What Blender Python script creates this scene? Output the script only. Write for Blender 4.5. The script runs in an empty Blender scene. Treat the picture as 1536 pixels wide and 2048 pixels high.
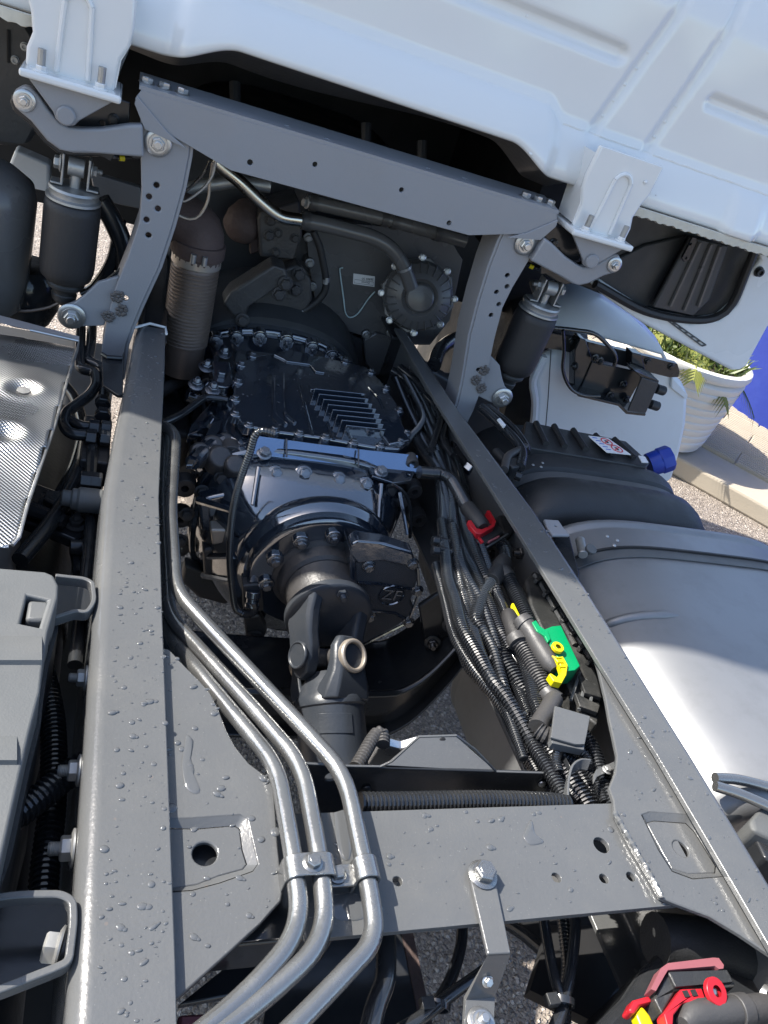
import bpy, math, random
from mathutils import Vector, Matrix
from mathutils.geometry import tessellate_polygon, delaunay_2d_cdt
V = Vector
random.seed(7)
scn = bpy.context.scene
col = scn.collection
# ------------------------------------------------------------------ camera, sky, sun, exposure
CAMR = Matrix(((0.92251, -0.11062, -0.36977), (-0.22976, 0.6124, -0.75642), (0.31012, 0.78277, 0.53954)))
CAML = V((-0.42517, 0.0, 0.6865)); FPX = 1574.6
cd = bpy.data.cameras.new('camera'); cam = bpy.data.objects.new('camera', cd); col.objects.link(cam)
cd.sensor_fit = 'HORIZONTAL'; cd.sensor_width = 36; cd.lens = 36*FPX/1536; cd.clip_start = 0.02; cd.clip_end = 900
cam.matrix_world = Matrix.Translation(CAML) @ CAMR.to_4x4(); scn.camera = cam
SUN_EL, SUN_AZ = math.radians(47), math.atan2(-0.909, 0.418)      # the sun stands left of and ahead of the cab
w = bpy.data.worlds.new('World'); scn.world = w; w.use_nodes = True
nt = w.node_tree; bg = nt.nodes['Background']; sk = nt.nodes.new('ShaderNodeTexSky'); sk.sky_type = 'NISHITA'
sk.sun_disc = False; sk.sun_elevation = SUN_EL; sk.sun_rotation = SUN_AZ % (2*math.pi); sk.air_density = 1.0; sk.dust_density = 1.6; sk.ozone_density = 0.7
nt.links.new(sk.outputs[0], bg.inputs[0]); bg.inputs[1].default_value = 0.15
sd = bpy.data.lights.new('sun', 'SUN'); sd.energy = 4.6; sd.angle = math.radians(0.5); sd.color = (1.0, 0.95, 0.87)
so = bpy.data.objects.new('sun', sd); col.objects.link(so); so.location = (-4, 2, 6)
so.rotation_euler = V((0.909*math.cos(SUN_EL), -0.418*math.cos(SUN_EL), -math.sin(SUN_EL))).to_track_quat('-Z', 'Y').to_euler()
vs = scn.view_settings; vs.view_transform = 'Standard'; vs.look = 'None'; vs.exposure = 1.2; vs.gamma = 1; vs.use_curve_mapping = False
scn.render.engine = 'CYCLES'; scn.cycles.max_bounces = 7; scn.cycles.diffuse_bounces = 4; scn.cycles.glossy_bounces = 4
scn.cycles.caustics_reflective = False; scn.cycles.caustics_refractive = False
try: scn.cycles.use_denoising = True
except Exception: pass

# ------------------------------------------------------------------ helpers
def at(x, y, X=None, Y=None, Z=None):
    """World point on a real plane (X, Y or Z = const) that the survey sighted at x, y of the photograph."""
    d = CAMR @ V(((x-768)/FPX, -(y-1024)/FPX, -1))
    i, v = (0, X) if X is not None else (1, Y) if Y is not None else (2, Z)
    return CAML + d*((v-CAML[i])/d[i])
def ats(pts, **k): return [at(a, b, **k) for a, b in pts]
def mir(pts): return [V((-p.x, p.y, p.z)) for p in pts]
def basis(d):
    z = V(d).normalized(); a = V((0, 0, 1)) if abs(z.z) < .9 else V((0, 1, 0))
    x = a.cross(z).normalized(); return x, z.cross(x), z
def catmull(pts, step=.01):
    pts = [V(p) for p in pts]
    if len(pts) < 3: return pts
    q = [pts[0]*2-pts[1]] + pts + [pts[-1]*2-pts[-2]]; out = []
    for i in range(1, len(q)-2):
        a, b, c, d = q[i-1:i+3]; n = max(2, int((c-b).length/step))
        for k in range(n):
            t = k/n
            out.append(.5*((2*b)+(c-a)*t+(2*a-5*b+4*c-d)*t*t+(3*b-a-3*c+d)*t**3))
    return out+[pts[-1]]
def fillet(pts, r, n=6):
    pts = [V(p) for p in pts]; out = [pts[0]]
    for i in range(1, len(pts)-1):
        a, b, c = pts[i-1], pts[i], pts[i+1]; u, v = (a-b), (c-b)
        k = min(r, u.length*.48, v.length*.48); u.normalize(); v.normalize()
        p0, p1 = b+u*k, b+v*k
        for j in range(n+1):
            t = j/n; out.append(p0*(1-t)**2+b*2*t*(1-t)+p1*t*t)
    return out+[pts[-1]]
def resample(pts, step):
    out = [pts[0]]; acc = 0.
    for a, b in zip(pts, pts[1:]):
        L = (b-a).length
        if L < 1e-9: continue
        t = step-acc
        while t <= L: out.append(a+(b-a)*(t/L)); t += step
        acc = (acc+L) % step
    return out
class MB:
    def __init__(s): s.v = []; s.f = []; s.flat = False
    def add(s, v, f):
        n = len(s.v); s.v += [tuple(p) for p in v]; s.f += [tuple(i+n for i in q) for q in f]; return s
    def box(s, c, sz, R=None):
        R = R or Matrix.Identity(3); c = V(c)
        v = [c+R@V((x*sz[0]/2, y*sz[1]/2, z*sz[2]/2)) for x in (-1, 1) for y in (-1, 1) for z in (-1, 1)]
        return s.add(v, [(0, 1, 3, 2), (4, 6, 7, 5), (0, 4, 5, 1), (2, 3, 7, 6), (0, 2, 6, 4), (1, 5, 7, 3)])
    def rings(s, R, closed=True, cap0=True, cap1=True):
        n = len(R[0]); v = [p for r in R for p in r]; f = []
        for i in range(len(R)-1):
            for j in range(n if closed else n-1):
                k = (j+1) % n; f.append((i*n+j, i*n+k, (i+1)*n+k, (i+1)*n+j))
        if closed and cap0: f.append(tuple(range(n))[::-1])
        if closed and cap1: f.append(tuple((len(R)-1)*n+j for j in range(n)))
        return s.add(v, f)
    def tube(s, pts, r, n=10, cap=True):
        pts = [V(p) for p in pts]; R = []; x = None
        for i, p in enumerate(pts):
            d = (pts[min(i+1, len(pts)-1)]-pts[max(i-1, 0)])
            if d.length < 1e-9: d = V((0, 0, 1))
            d.normalize()
            if x is None: x = basis(d)[0]
            x = (x-d*x.dot(d)); x = x.normalized() if x.length > 1e-6 else basis(d)[0]
            y = d.cross(x); rr = r[i] if isinstance(r, (list, tuple)) else r
            R.append([p+x*math.cos(2*math.pi*j/n)*rr+y*math.sin(2*math.pi*j/n)*rr for j in range(n)])
        return s.rings(R, True, cap, cap)
    def corr(s, pts, r, pitch=.0045, d=.16, n=12):
        q = resample(catmull(pts, .004), pitch/4); k = [1, 1, 1-d, 1-d]
        return s.tube(q, [r*k[i % 4] for i in range(len(q))], n)
    def lathe(s, prof, o, d, n=24, a0=0., a1=2*math.pi, cap=True):
        x, y, z = basis(d); o = V(o); full = a1-a0 > 6.28; m = n if full else n+1
        R = [[o+z*h+(x*math.cos(a0+(a1-a0)*j/n)+y*math.sin(a0+(a1-a0)*j/n))*r for j in range(m)] for r, h in prof]
        return s.rings(R, full, cap, cap)
    def plate(s, pts, t, holes=()):
        """Polygon of 3-D points, pushed by vector t, with round holes (centre, radius, segments) or point lists."""
        pts = [V(p) for p in pts]; t = V(t); nrm = t.normalized(); x, y, _ = basis(nrm)
        loops = [pts]
        for h in holes:
            if isinstance(h[1], (int, float)):
                c, r = V(h[0]), h[1]; c = c-nrm*((c-pts[0]).dot(nrm)); n = h[2] if len(h) > 2 else 12
                loops.append([c+x*math.cos(2*math.pi*j/n)*r+y*math.sin(2*math.pi*j/n)*r for j in range(n)])
            else: loops.append([V(p) for p in h])
        s.flat = s.flat or len(loops) > 1
        fl = [[V((p.dot(x), p.dot(y), 0)) for p in l] for l in loops]
        a = [p for l in loops for p in l]; n = len(a)
        if len(loops) > 1:
            ed = []; o = 0
            for l in fl: ed += [(o+j, o+(j+1) % len(l)) for j in range(len(l))]; o += len(l)
            r = delaunay_2d_cdt([p.xy for l in fl for p in l], ed, [], 2, 1e-7)
            mp = {k: v[0] for k, v in enumerate(r[3]) if v}; tri = [tuple(mp[i] for i in q) for q in r[2] if all(i in mp for i in q)]; fa = [p for l in fl for p in l]; cen = [(fa[q[0]]+fa[q[1]]+fa[q[2]])/3 for q in tri]
            tri = [q for q, c in zip(tri, cen) if pip(c, fl[0]) and not any(pip(c, h) for h in fl[1:])]
        else: tri = tessellate_polygon(fl)
        f = [tuple(q) for q in tri]+[tuple(i+n for i in q[::-1]) for q in tri]; o = 0
        for l in loops:
            m = len(l)
            for j in range(m): f.append((o+j, o+(j+1) % m, n+o+(j+1) % m, n+o+j))
            o += m
        return s.add(a+[p+t for p in a], f)
    def strip(s, pts, wvec, th):
        """A folded metal strap: centre path, half-width vector, thickness."""
        pts = [V(p) for p in pts]; wv = V(wvec); R = []
        for i, p in enumerate(pts):
            d = (pts[min(i+1, len(pts)-1)]-pts[max(i-1, 0)]).normalized(); nn = wv.cross(d).normalized()*th/2
            R.append([p-wv-nn, p+wv-nn, p+wv+nn, p-wv+nn])
        return s.rings(R)
    def dome(s, c, nrm, rx, ry, h, ang=0, n=10):
        x, y, z = basis(nrm); c = V(c); X = x*math.cos(ang)+y*math.sin(ang); Y = z.cross(X)
        R = [[c+X*math.cos(2*math.pi*j/n)*rx*k+Y*math.sin(2*math.pi*j/n)*ry*k+z*h*q for j in range(n)] for k, q in ((1, 0), (.93, .45), (.65, .85), (.2, 1))]
        return s.rings(R, True, False, True)
    def build(s, name, mat, parent=None, bevel=0, smooth=35, seg=2, kind=None, label=None):
        me = bpy.data.meshes.new(name); me.from_pydata(s.v, [], s.f)
        me.validate(); 
        import bmesh
        bm = bmesh.new(); bm.from_mesh(me); bmesh.ops.recalc_face_normals(bm, faces=bm.faces)
        if s.flat: bmesh.ops.dissolve_limit(bm, angle_limit=math.radians(.6), verts=bm.verts, edges=bm.edges)
        bm.to_mesh(me); bm.free()
        me.shade_smooth(); me.set_sharp_from_angle(angle=math.radians(smooth))
        me.materials.append(M[mat] if isinstance(mat, str) else mat)
        o = bpy.data.objects.new(name, me); col.objects.link(o)
        if bevel:
            b = o.modifiers.new('bevel', 'BEVEL'); b.width = bevel; b.segments = seg; b.limit_method = 'ANGLE'; b.angle_limit = math.radians(38); wn_ = o.modifiers.new('weighted', 'WEIGHTED_NORMAL'); wn_.keep_sharp = True; wn_.weight = 70
        if parent: adopt(o, parent)
        if kind: o['kind'] = kind
        if label: o['label'] = label
        return o
LOC = {}
def adopt(o, parent):
    o.parent = parent
    if parent.name in LOC: o.matrix_parent_inverse = Matrix.Translation(-LOC[parent.name])
def tag(o, label, cat, group=None):
    o['label'] = label; o['category'] = cat
    if group: o['group'] = group
    return o
def thing(name, label, cat, loc, group=None):
    o = bpy.data.objects.new(name, None); col.objects.link(o); o.location = loc; o.empty_display_size = .05
    LOC[o.name] = V(loc); return tag(o, label, cat, group)
def struct(o): o['kind'] = 'structure'; return o
BOLT = {}
def bolt_mesh(style, mat):
    k = (style, mat)
    if k in BOLT: return BOLT[k]
    m = MB()
    if style == 'hex':      # flanged hexagon head, radius 1 across corners of the head
        m.lathe([(1.32, 0), (1.36, .12), (1.05, .3)], (0, 0, 0), (0, 0, 1), 20); m.lathe([(.98, .25), (1, .3), (1, .92), (.86, 1.05)], (0, 0, 0), (0, 0, 1), 6)
        m.lathe([(.62, 1.04), (.55, 1.09)], (0, 0, 0), (0, 0, 1), 14)
    elif style == 'nut':    # washer, nut and threaded stud end
        m.lathe([(1.5, 0), (1.5, .16), (1.2, .3)], (0, 0, 0), (0, 0, 1), 22); m.lathe([(.98, .25), (1, .32), (1, .95), (.86, 1.08)], (0, 0, 0), (0, 0, 1), 6)
        pr = [(.56, 1.0)]
        for i in range(6): pr += [(.56, 1.08+i*.14), (.5, 1.15+i*.14)]
        m.lathe(pr+[(.42, 1.98)], (0, 0, 0), (0, 0, 1), 14)
    elif style == 'washer': # big conical washer with nut and stud
        m.lathe([(1.9, 0), (1.9, .2), (1.7, .32), (1.35, .36), (1.3, .5)], (0, 0, 0), (0, 0, 1), 26); m.lathe([(1, .45), (1, .95), (.88, 1.08)], (0, 0, 0), (0, 0, 1), 6)
        m.lathe([(.6, 1.0), (.6, 1.6), (.5, 1.7)], (0, 0, 0), (0, 0, 1), 14)
    elif style == 'rivet':
        m.lathe([(1, 0), (.95, .3), (.7, .55), (.3, .66)], (0, 0, 0), (0, 0, 1), 14)
    elif style == 'socket':
        m.lathe([(1.25, 0), (1.25, .2), (1, .25), (1, 1), (.9, 1.1), (.55, 1.1), (.5, .6), (.05, .58)], (0, 0, 0), (0, 0, 1), 16)
    o = m.build('bolt', mat, None, 0, 30); me = o.data; bpy.data.objects.remove(o); BOLT[k] = me; return me
def bolt(p, d, r, parent, style='hex', mat='zinc', name=None, spin=None):
    o = bpy.data.objects.new(name or {'nut': 'nut', 'rivet': 'rivet', 'washer': 'nut'}.get(style, 'bolt'), bolt_mesh(style, mat)); col.objects.link(o)
    x, y, z = basis(d); R = Matrix((x, y, z)).transposed()
    R = R @ Matrix.Rotation(random.random()*1.05 if spin is None else spin, 3, 'Z')
    o.matrix_basis = Matrix.Translation(V(p)) @ (R*r).to_4x4()
    if parent: adopt(o, parent)
    return o
def pip(p, poly):
    c = False
    for i in range(len(poly)):
        a, b = poly[i], poly[i-1]
        if (a.y > p.y) != (b.y > p.y) and p.x < (b.x-a.x)*(p.y-a.y)/(b.y-a.y)+a.x: c = not c
    return c

# ------------------------------------------------------------------ materials
M = {}
def mat(name, c, rough=.4, metal=0., var=.12, nscale=30., bump=0., bscale=200., coat=0., spec=.5, rvar=.1, dirt=None, dirt_amt=.5, dscale=9., extra=None):
    m = bpy.data.materials.new(name); m.use_nodes = True; n = m.node_tree.nodes; l = m.node_tree.links; b = n['Principled BSDF']
    tc = n.new('ShaderNodeTexCoord'); co = tc.outputs['Object']
    nz = n.new('ShaderNodeTexNoise'); nz.inputs['Scale'].default_value = nscale; nz.inputs['Detail'].default_value = 6; nz.inputs['Roughness'].default_value = .62; l.new(co, nz.inputs['Vector'])
    mx = n.new('ShaderNodeMix'); mx.data_type = 'RGBA'
    mx.inputs[6].default_value = tuple(x*(1-var) for x in c)+(1,); mx.inputs[7].default_value = tuple(min(1, x*(1+var)) for x in c)+(1,)
    l.new(nz.outputs['Fac'], mx.inputs[0]); cout = mx.outputs[2]
    if dirt:
        n2 = n.new('ShaderNodeTexNoise'); n2.inputs['Scale'].default_value = dscale; n2.inputs['Detail'].default_value = 9; n2.inputs['Roughness'].default_value = .7; l.new(co, n2.inputs['Vector'])
        mr = n.new('ShaderNodeMapRange'); mr.inputs[1].default_value = .48; mr.inputs[2].default_value = .75; mr.inputs[4].default_value = dirt_amt; l.new(n2.outputs['Fac'], mr.inputs[0])
        m2 = n.new('ShaderNodeMix'); m2.data_type = 'RGBA'; m2.inputs[7].default_value = tuple(dirt)+(1,); l.new(mr.outputs[0], m2.inputs[0]); l.new(cout, m2.inputs[6]); cout = m2.outputs[2]
    l.new(cout, b.inputs['Base Color'])
    rr = n.new('ShaderNodeMapRange'); rr.inputs[3].default_value = max(.02, rough-rvar); rr.inputs[4].default_value = min(1, rough+rvar); rr.inputs[1].default_value = .3; rr.inputs[2].default_value = .7
    n3 = n.new('ShaderNodeTexNoise'); n3.inputs['Scale'].default_value = nscale*.6; n3.inputs['Detail'].default_value = 4; l.new(co, n3.inputs['Vector']); l.new(n3.outputs['Fac'], rr.inputs[0]); l.new(rr.outputs[0], b.inputs['Roughness'])
    b.inputs['Metallic'].default_value = metal; b.inputs['Specular IOR Level'].default_value = spec
    if coat: b.inputs['Coat Weight'].default_value = coat; b.inputs['Coat Roughness'].default_value = .06
    if bump:
        bn = n.new('ShaderNodeTexNoise'); bn.inputs['Scale'].default_value = bscale; bn.inputs['Detail'].default_value = 3; l.new(co, bn.inputs['Vector'])
        bu = n.new('ShaderNodeBump'); bu.inputs['Strength'].default_value = bump; bu.inputs['Distance'].default_value = .002; l.new(bn.outputs['Fac'], bu.inputs['Height']); l.new(bu.outputs[0], b.inputs['Normal'])
    if extra: extra(m, n, l, b, co)
    M[name] = m; return m
def speck_extra(m, n, l, b, co):             # dried water spots and grit on the paint
    src = b.inputs['Base Color'].links[0].from_socket
    for sc_, lo, hi, c, a in ((85, .05, .085, (.2, .2, .19, 1), .3), (230, .08, .14, (.24, .235, .22, 1), .25), (26, .035, .05, (.14, .115, .1, 1), .5)):
        vo = n.new('ShaderNodeTexVoronoi'); vo.inputs['Scale'].default_value = sc_; l.new(co, vo.inputs['Vector']); sp_ = n.new('ShaderNodeSeparateColor'); l.new(vo.outputs['Color'], sp_.inputs[0])
        mr = n.new('ShaderNodeMapRange'); mr.inputs[1].default_value = hi; mr.inputs[2].default_value = lo; mr.inputs[4].default_value = a; l.new(vo.outputs['Distance'], mr.inputs[0])
        gt = n.new('ShaderNodeMath'); gt.operation = 'GREATER_THAN'; gt.inputs[1].default_value = .62; l.new(sp_.outputs[0], gt.inputs[0]); mu = n.new('ShaderNodeMath'); mu.operation = 'MULTIPLY'; l.new(gt.outputs[0], mu.inputs[0]); l.new(mr.outputs[0], mu.inputs[1])
        mx = n.new('ShaderNodeMix'); mx.data_type = 'RGBA'; mx.inputs[7].default_value = c; l.new(mu.outputs[0], mx.inputs[0]); l.new(src, mx.inputs[6]); src = mx.outputs[2]
    l.new(src, b.inputs['Base Color'])
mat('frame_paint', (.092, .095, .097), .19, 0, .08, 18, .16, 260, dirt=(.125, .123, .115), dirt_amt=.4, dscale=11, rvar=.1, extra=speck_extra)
mat('frame_inside', (.03, .034, .04), .35, 0, .2, 20)
mat('bracket_paint', (.25, .255, .27), .4, 0, .05, 18, .15, 300, dirt=(.21, .2, .19), dirt_amt=.35)
def ior_extra(v):
    def f(m, n, l, b, co): b.inputs['IOR'].default_value = v
    return f
mat('gear_black', (.015, .022, .034), .1, 0, .3, 40, .3, 32, coat=.9, rvar=.05, dirt=(.03, .031, .033), dirt_amt=.3, dscale=18, spec=.75, extra=ior_extra(2.1))
mat('dark_plated', (.26, .34, .46), .16, .9, .08, 20, .08, 80)
mat('cast_black', (.052, .05, .05), .42, 0, .3, 30, .5, 160, dirt=(.075, .068, .058), dirt_amt=.45, dscale=16)
mat('shaft_grey', (.03, .035, .043), .36, 0, .12, 20, .15, 200, dirt=(.08, .078, .074), dirt_amt=.3)
mat('engine_black', (.038, .04, .043), .42, 0, .25, 14, .3, 130, dirt=(.07, .066, .06), dirt_amt=.35)
mat('cover_black', (.105, .102, .1), .26, 0, .15, 10, .1, 90, dirt=(.07, .066, .06), dirt_amt=.3, dscale=5)
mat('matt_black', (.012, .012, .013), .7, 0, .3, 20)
mat('gloss_black', (.02, .0215, .024), .18, 0, .2, 20, .15, 40, dirt=(.07, .065, .055), dirt_amt=.2, dscale=14)
mat('rubber', (.02, .019, .0195), .55, 0, .12, 14, .25, 220, rvar=.06)
mat('conduit', (.017, .0185, .021), .2, 0, .2, 50, dirt=(.05, .048, .043), dirt_amt=.25, dscale=22, spec=.6, extra=ior_extra(1.65))
mat('boot_grey', (.05, .0485, .048), .5, 0, .12, 30, .2, 300)
mat('plastic_grey', (.085, .09, .092), .55, 0, .07, 30, .12, 500, dirt=(.115, .113, .107), dirt_amt=.4, dscale=8)
mat('plastic_black', (.024, .025, .026), .48, 0, .15, 40, .3, 400)
mat('module_black', (.025, .026, .026), .4, 0, .2, 60, .3, 300, dirt=(.12, .115, .105), dirt_amt=.7, dscale=14)
mat('zinc', (.5, .5, .49), .34, .9, .12, 60)
mat('zinc_dull', (.36, .36, .35), .45, .75, .2, 50, .2, 300)
mat('steel_pipe', (.27, .272, .268), .21, .8, .08, 40, .12, 300, dirt=(.17, .165, .155), dirt_amt=.3, dscale=20)
mat('bright_pipe', (.6, .56, .47), .25, 1, .1, 30)
mat('alu_tank', (.25, .254, .26), .44, .55, .1, 5, .05, 60, dirt=(.17, .17, .168), dirt_amt=.5, dscale=9, rvar=.08)
mat('cab_white', (.7, .71, .7), .1, 0, .015, 3, .05, 12, coat=.5, rvar=.04)
mat('cab_sealer', (.6, .58, .5), .5, 0, .12, 30, .8, 60)
mat('fender_white', (.74, .77, .78), .3, 0, .03, 4, dirt=(.62, .62, .58), dirt_amt=.3, dscale=6)
mat('rust', (.09, .062, .055), .75, .2, .35, 26, .7, 180)
mat('bellows_metal', (.2, .155, .125), .42, .5, .25, 30)
mat('red_plastic', (.4, .012, .02), .38, 0, .1, 30)
mat('pink_plastic', (.23, .075, .085), .5, 0, .12, 30)
mat('green_plastic', (.0, .24, .085), .4, 0, .05, 20)
mat('yellow_plastic', (.55, .46, .003), .4, 0, .06, 30)
mat('blue_plastic', (.012, .04, .3), .42, 0, .08, 30)
mat('label_white', (.75, .75, .74), .5, 0, .03, 30)
mat('ink_black', (.03, .03, .03), .6)
mat('ink_red', (.6, .05, .06), .6)
mat('ink_blue', (.05, .12, .5), .6)
mat('wire_white', (.5, .62, .62), .4)
mat('weld', (.11, .1, .095), .55, .3, .4, 90, .8, 300)
mat('bearing_steel', (.42, .37, .31), .42, .6, .15, 50)
mat('foil', (.6, .6, .6), .3, .9, .1, 30)
mat('blue_wall', (.01, .028, .22), .55, 0, .15, 3, .4, 40, dirt=(.03, .06, .3), dirt_amt=.5, dscale=4)
mat('pot_cream', (.72, .7, .64), .6, 0, .05, 6, .1, 60)
mat('soil', (.06, .045, .03), .9, 0, .4, 30, .8, 60)
mat('concrete', (.42, .365, .285), .85, 0, .12, 12, .4, 120, dirt=(.32, .27, .2), dirt_amt=.5, dscale=3)
mat('leaf_green', (.07, .1, .018), .5, 0, .3, 20)
mat('leaf_light', (.19, .2, .04), .5, 0, .3, 20)
mat('tyre', (.022, .021, .02), .65, 0, .2, 30, .4, 120, dirt=(.1, .085, .065), dirt_amt=.5, dscale=8)
mat('water', (.082, .086, .09), .04, 0, .03, 10, rvar=.01, coat=.6)
def shield_extra(m, n, l, b, co):           # embossed pimples of the heat shield
    mp = n.new('ShaderNodeMapping'); l.new(co, mp.inputs[0]); mp.inputs['Scale'].default_value = (1000, 1150, 0); mp.inputs['Rotation'].default_value = (0, 0, .1)
    sp = n.new('ShaderNodeSeparateXYZ'); l.new(mp.outputs[0], sp.inputs[0]); o = []
    for i in (0, 1):
        s_ = n.new('ShaderNodeMath'); s_.operation = 'SINE'; l.new(sp.outputs[i], s_.inputs[0]); o.append(s_)
    mu = n.new('ShaderNodeMath'); mu.operation = 'MULTIPLY'; l.new(o[0].outputs[0], mu.inputs[0]); l.new(o[1].outputs[0], mu.inputs[1])
    bu = n.new('ShaderNodeBump'); bu.inputs['Strength'].default_value = .8; bu.inputs['Distance'].default_value = .0006; l.new(mu.outputs[0], bu.inputs['Height']); l.new(bu.outputs[0], b.inputs['Normal'])
mat('heat_shield', (.46, .46, .455), .3, 1., .08, 12, extra=shield_extra)
def asphalt_extra(m, n, l, b, co):
    nz = n.new('ShaderNodeTexNoise'); nz.inputs['Scale'].default_value = 60; nz.inputs['Detail'].default_value = 3; l.new(co, nz.inputs['Vector'])
    wp = n.new('ShaderNodeMix'); wp.data_type = 'VECTOR'; wp.inputs[0].default_value = .012; l.new(co, wp.inputs[4]); l.new(nz.outputs['Color'], wp.inputs[5])
    hs_, ds = [], []
    for sc_ in (105, 240):
        vo = n.new('ShaderNodeTexVoronoi'); vo.inputs['Scale'].default_value = sc_; l.new(wp.outputs[1], vo.inputs['Vector']); h_ = n.new('ShaderNodeSeparateColor'); l.new(vo.outputs['Color'], h_.inputs[0]); hs_.append(h_); ds.append(vo)
    cr = n.new('ShaderNodeValToRGB'); e = cr.color_ramp.elements; e[0].color = (.15, .122, .1, 1); e[1].color = (.6, .53, .46, 1); e.new(.45).color = (.31, .26, .215, 1); e.new(.8).color = (.45, .39, .33, 1); l.new(hs_[0].outputs[0], cr.inputs[0])
    c2 = n.new('ShaderNodeValToRGB'); e = c2.color_ramp.elements; e[0].color = (.12, .1, .083, 1); e[1].color = (.34, .29, .245, 1); l.new(hs_[1].outputs[1], c2.inputs[0])
    mr = n.new('ShaderNodeMapRange'); mr.inputs[1].default_value = .75; mr.inputs[2].default_value = .4; mr.interpolation_type = 'SMOOTHSTEP'; l.new(ds[0].outputs['Distance'], mr.inputs[0])
    g_ = n.new('ShaderNodeMath'); g_.operation = 'GREATER_THAN'; g_.inputs[1].default_value = .3; l.new(hs_[0].outputs[2], g_.inputs[0]); mu = n.new('ShaderNodeMath'); mu.operation = 'MULTIPLY'; l.new(mr.outputs[0], mu.inputs[0]); l.new(g_.outputs[0], mu.inputs[1])
    mx = n.new('ShaderNodeMix'); mx.data_type = 'RGBA'; l.new(mu.outputs[0], mx.inputs[0]); l.new(c2.outputs[0], mx.inputs[6]); l.new(cr.outputs[0], mx.inputs[7]); l.new(mx.outputs[2], b.inputs['Base Color'])
    ad = n.new('ShaderNodeMath'); ad.operation = 'MULTIPLY_ADD'; ad.inputs[1].default_value = -.25; l.new(ds[1].outputs['Distance'], ad.inputs[0]); l.new(mu.outputs[0], ad.inputs[2])
    bu = n.new('ShaderNodeBump'); bu.inputs['Distance'].default_value = .007; bu.inputs['Strength'].default_value = 1.; l.new(ad.outputs[0], bu.inputs['Height']); l.new(bu.outputs[0], b.inputs['Normal'])
mat('asphalt', (.2, .2, .2), .8, extra=asphalt_extra)
def weave_extra(m, n, l, b, co):
    wv = n.new('ShaderNodeTexWave'); wv.inputs['Scale'].default_value = 190; wv.bands_direction = 'DIAGONAL'; l.new(co, wv.inputs['Vector'])
    bu = n.new('ShaderNodeBump'); bu.inputs['Distance'].default_value = .001; l.new(wv.outputs['Fac'], bu.inputs['Height']); l.new(bu.outputs[0], b.inputs['Normal'])
mat('grille_black', (.085, .087, .093), .5, extra=weave_extra)

# ================================================================== SETTING
GZ = -0.95
g = MB(); S = 320.
g.add([(-S, -S, GZ), (S, -S, GZ), (S, S, GZ), (-S, S, GZ)], [(0, 1, 2, 3)]); struct(g.build('ground', 'asphalt'))
# raised pavement beyond the truck, its tiles, and the blue wall behind it
PZ = GZ+.1
ka, kb = at(1375, 925, Z=PZ), at(1536, 1015, Z=PZ); kd = (kb-ka).normalized(); kn = V((-kd.y, kd.x, 0))
if kn.y < 0: kn = -kn
k0 = ka-kd*6; k1 = ka+kd*7
pv = MB(); pv.plate([k0+V((0, 0, -.1)), k1+V((0, 0, -.1)), k1+kn*9+V((0, 0, -.1)), k0+kn*9+V((0, 0, -.1))], (0, 0, .1))
pave = struct(pv.build('pavement', 'concrete', None, .012))
tm = MB(); R3 = Matrix((kd, kn, V((0, 0, 1)))).transposed(); tm.box((0, 0, 0), (.392, .192, .016))
for q in range(6): tm.box((0, -.08+q*.032, .010), (.38, .014, .006))
first = None
for i in range(-6, 16):
    for j in range(5):
        c = ka+kd*(i*.4+.2*(j % 2))+kn*(.42+j*.2)+V((0, 0, .008))
        if first is None: o = tm.build('paving_tile', 'concrete', pave); first = o
        else: o = first.copy(); col.objects.link(o)
        o.parent = pave; o.matrix_basis = Matrix.Translation(c+V((0, 0, random.uniform(-.002, .003)))) @ R3.to_4x4()
wc = at(1436, 800, Z=PZ); wd_ = at(1536, 868, Z=PZ); wdir = (wd_-wc).normalized(); wn = V((-wdir.y, wdir.x, 0)); wn = wn if wn.y > 0 else -wn
m = MB(); m.plate([wc-wdir*4, wc+wdir*9, wc+wdir*9+wn*.2, wc-wdir*4+wn*.2], (0, 0, 1.5))
bw = m.build('boundary_wall', 'blue_wall', None, .01); tag(bw, 'bright blue painted wall at the back of the pavement', 'wall')
# plant pot with a small palm
pc = V((2.485, 3.335, PZ))
pt = thing('plant_pot', 'cream ribbed plastic pot with plants behind the white mudguard', 'plant pot', (pc.x, pc.y, PZ+.02))
b0 = V((pc.x, pc.y, PZ+.02)); pr = [(.2, 0), (.348, .0)]
for i in range(9):
    h = .02+i*.042; r = .35+i*.003; pr += [(r, h), (r+.006, h+.006), (r+.009, h+.034), (r+.003, h+.04)]
pr += [(.36, .405), (.38, .415), (.39, .435), (.385, .46), (.365, .468), (.35, .46), (.345, .42)]
MB().lathe(pr, b0, (0, 0, 1), 40).build('pot', 'pot_cream', pt, 0, 50)
MB().lathe([(.345, .42), (.34, .435), (.2, .445), (.02, .45)], b0, (0, 0, 1), 24).build('soil', 'soil', pt)
def frond(base, dirv, L, sag, n=26, w=.09):
    m = MB(); pts = []
    for i in range(n+1):
        t = i/n; pts.append(base+V(dirv).normalized()*L*t+V((0, 0, -sag*t*t)))
    m.tube(pts, [.006*(1-.8*i/n) for i in range(n+1)], 5)
    for i in range(2, n):
        d = (pts[i+1]-pts[i]).normalized(); sd_ = d.cross(V((0, 0, 1))).normalized()
        for s_ in (-1, 1):
            tip = pts[i]+sd_*s_*w*(1.2-abs(i/n-.45)*1.1)+d*.05+V((0, 0, -.04)); b1, b2 = pts[i]-d*.007, pts[i]+d*.007
            m.add([b1, b2, tip, (b1+tip)/2+V((0, 0, .012))], [(0, 3, 1), (3, 2, 1)])
    return m
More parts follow.
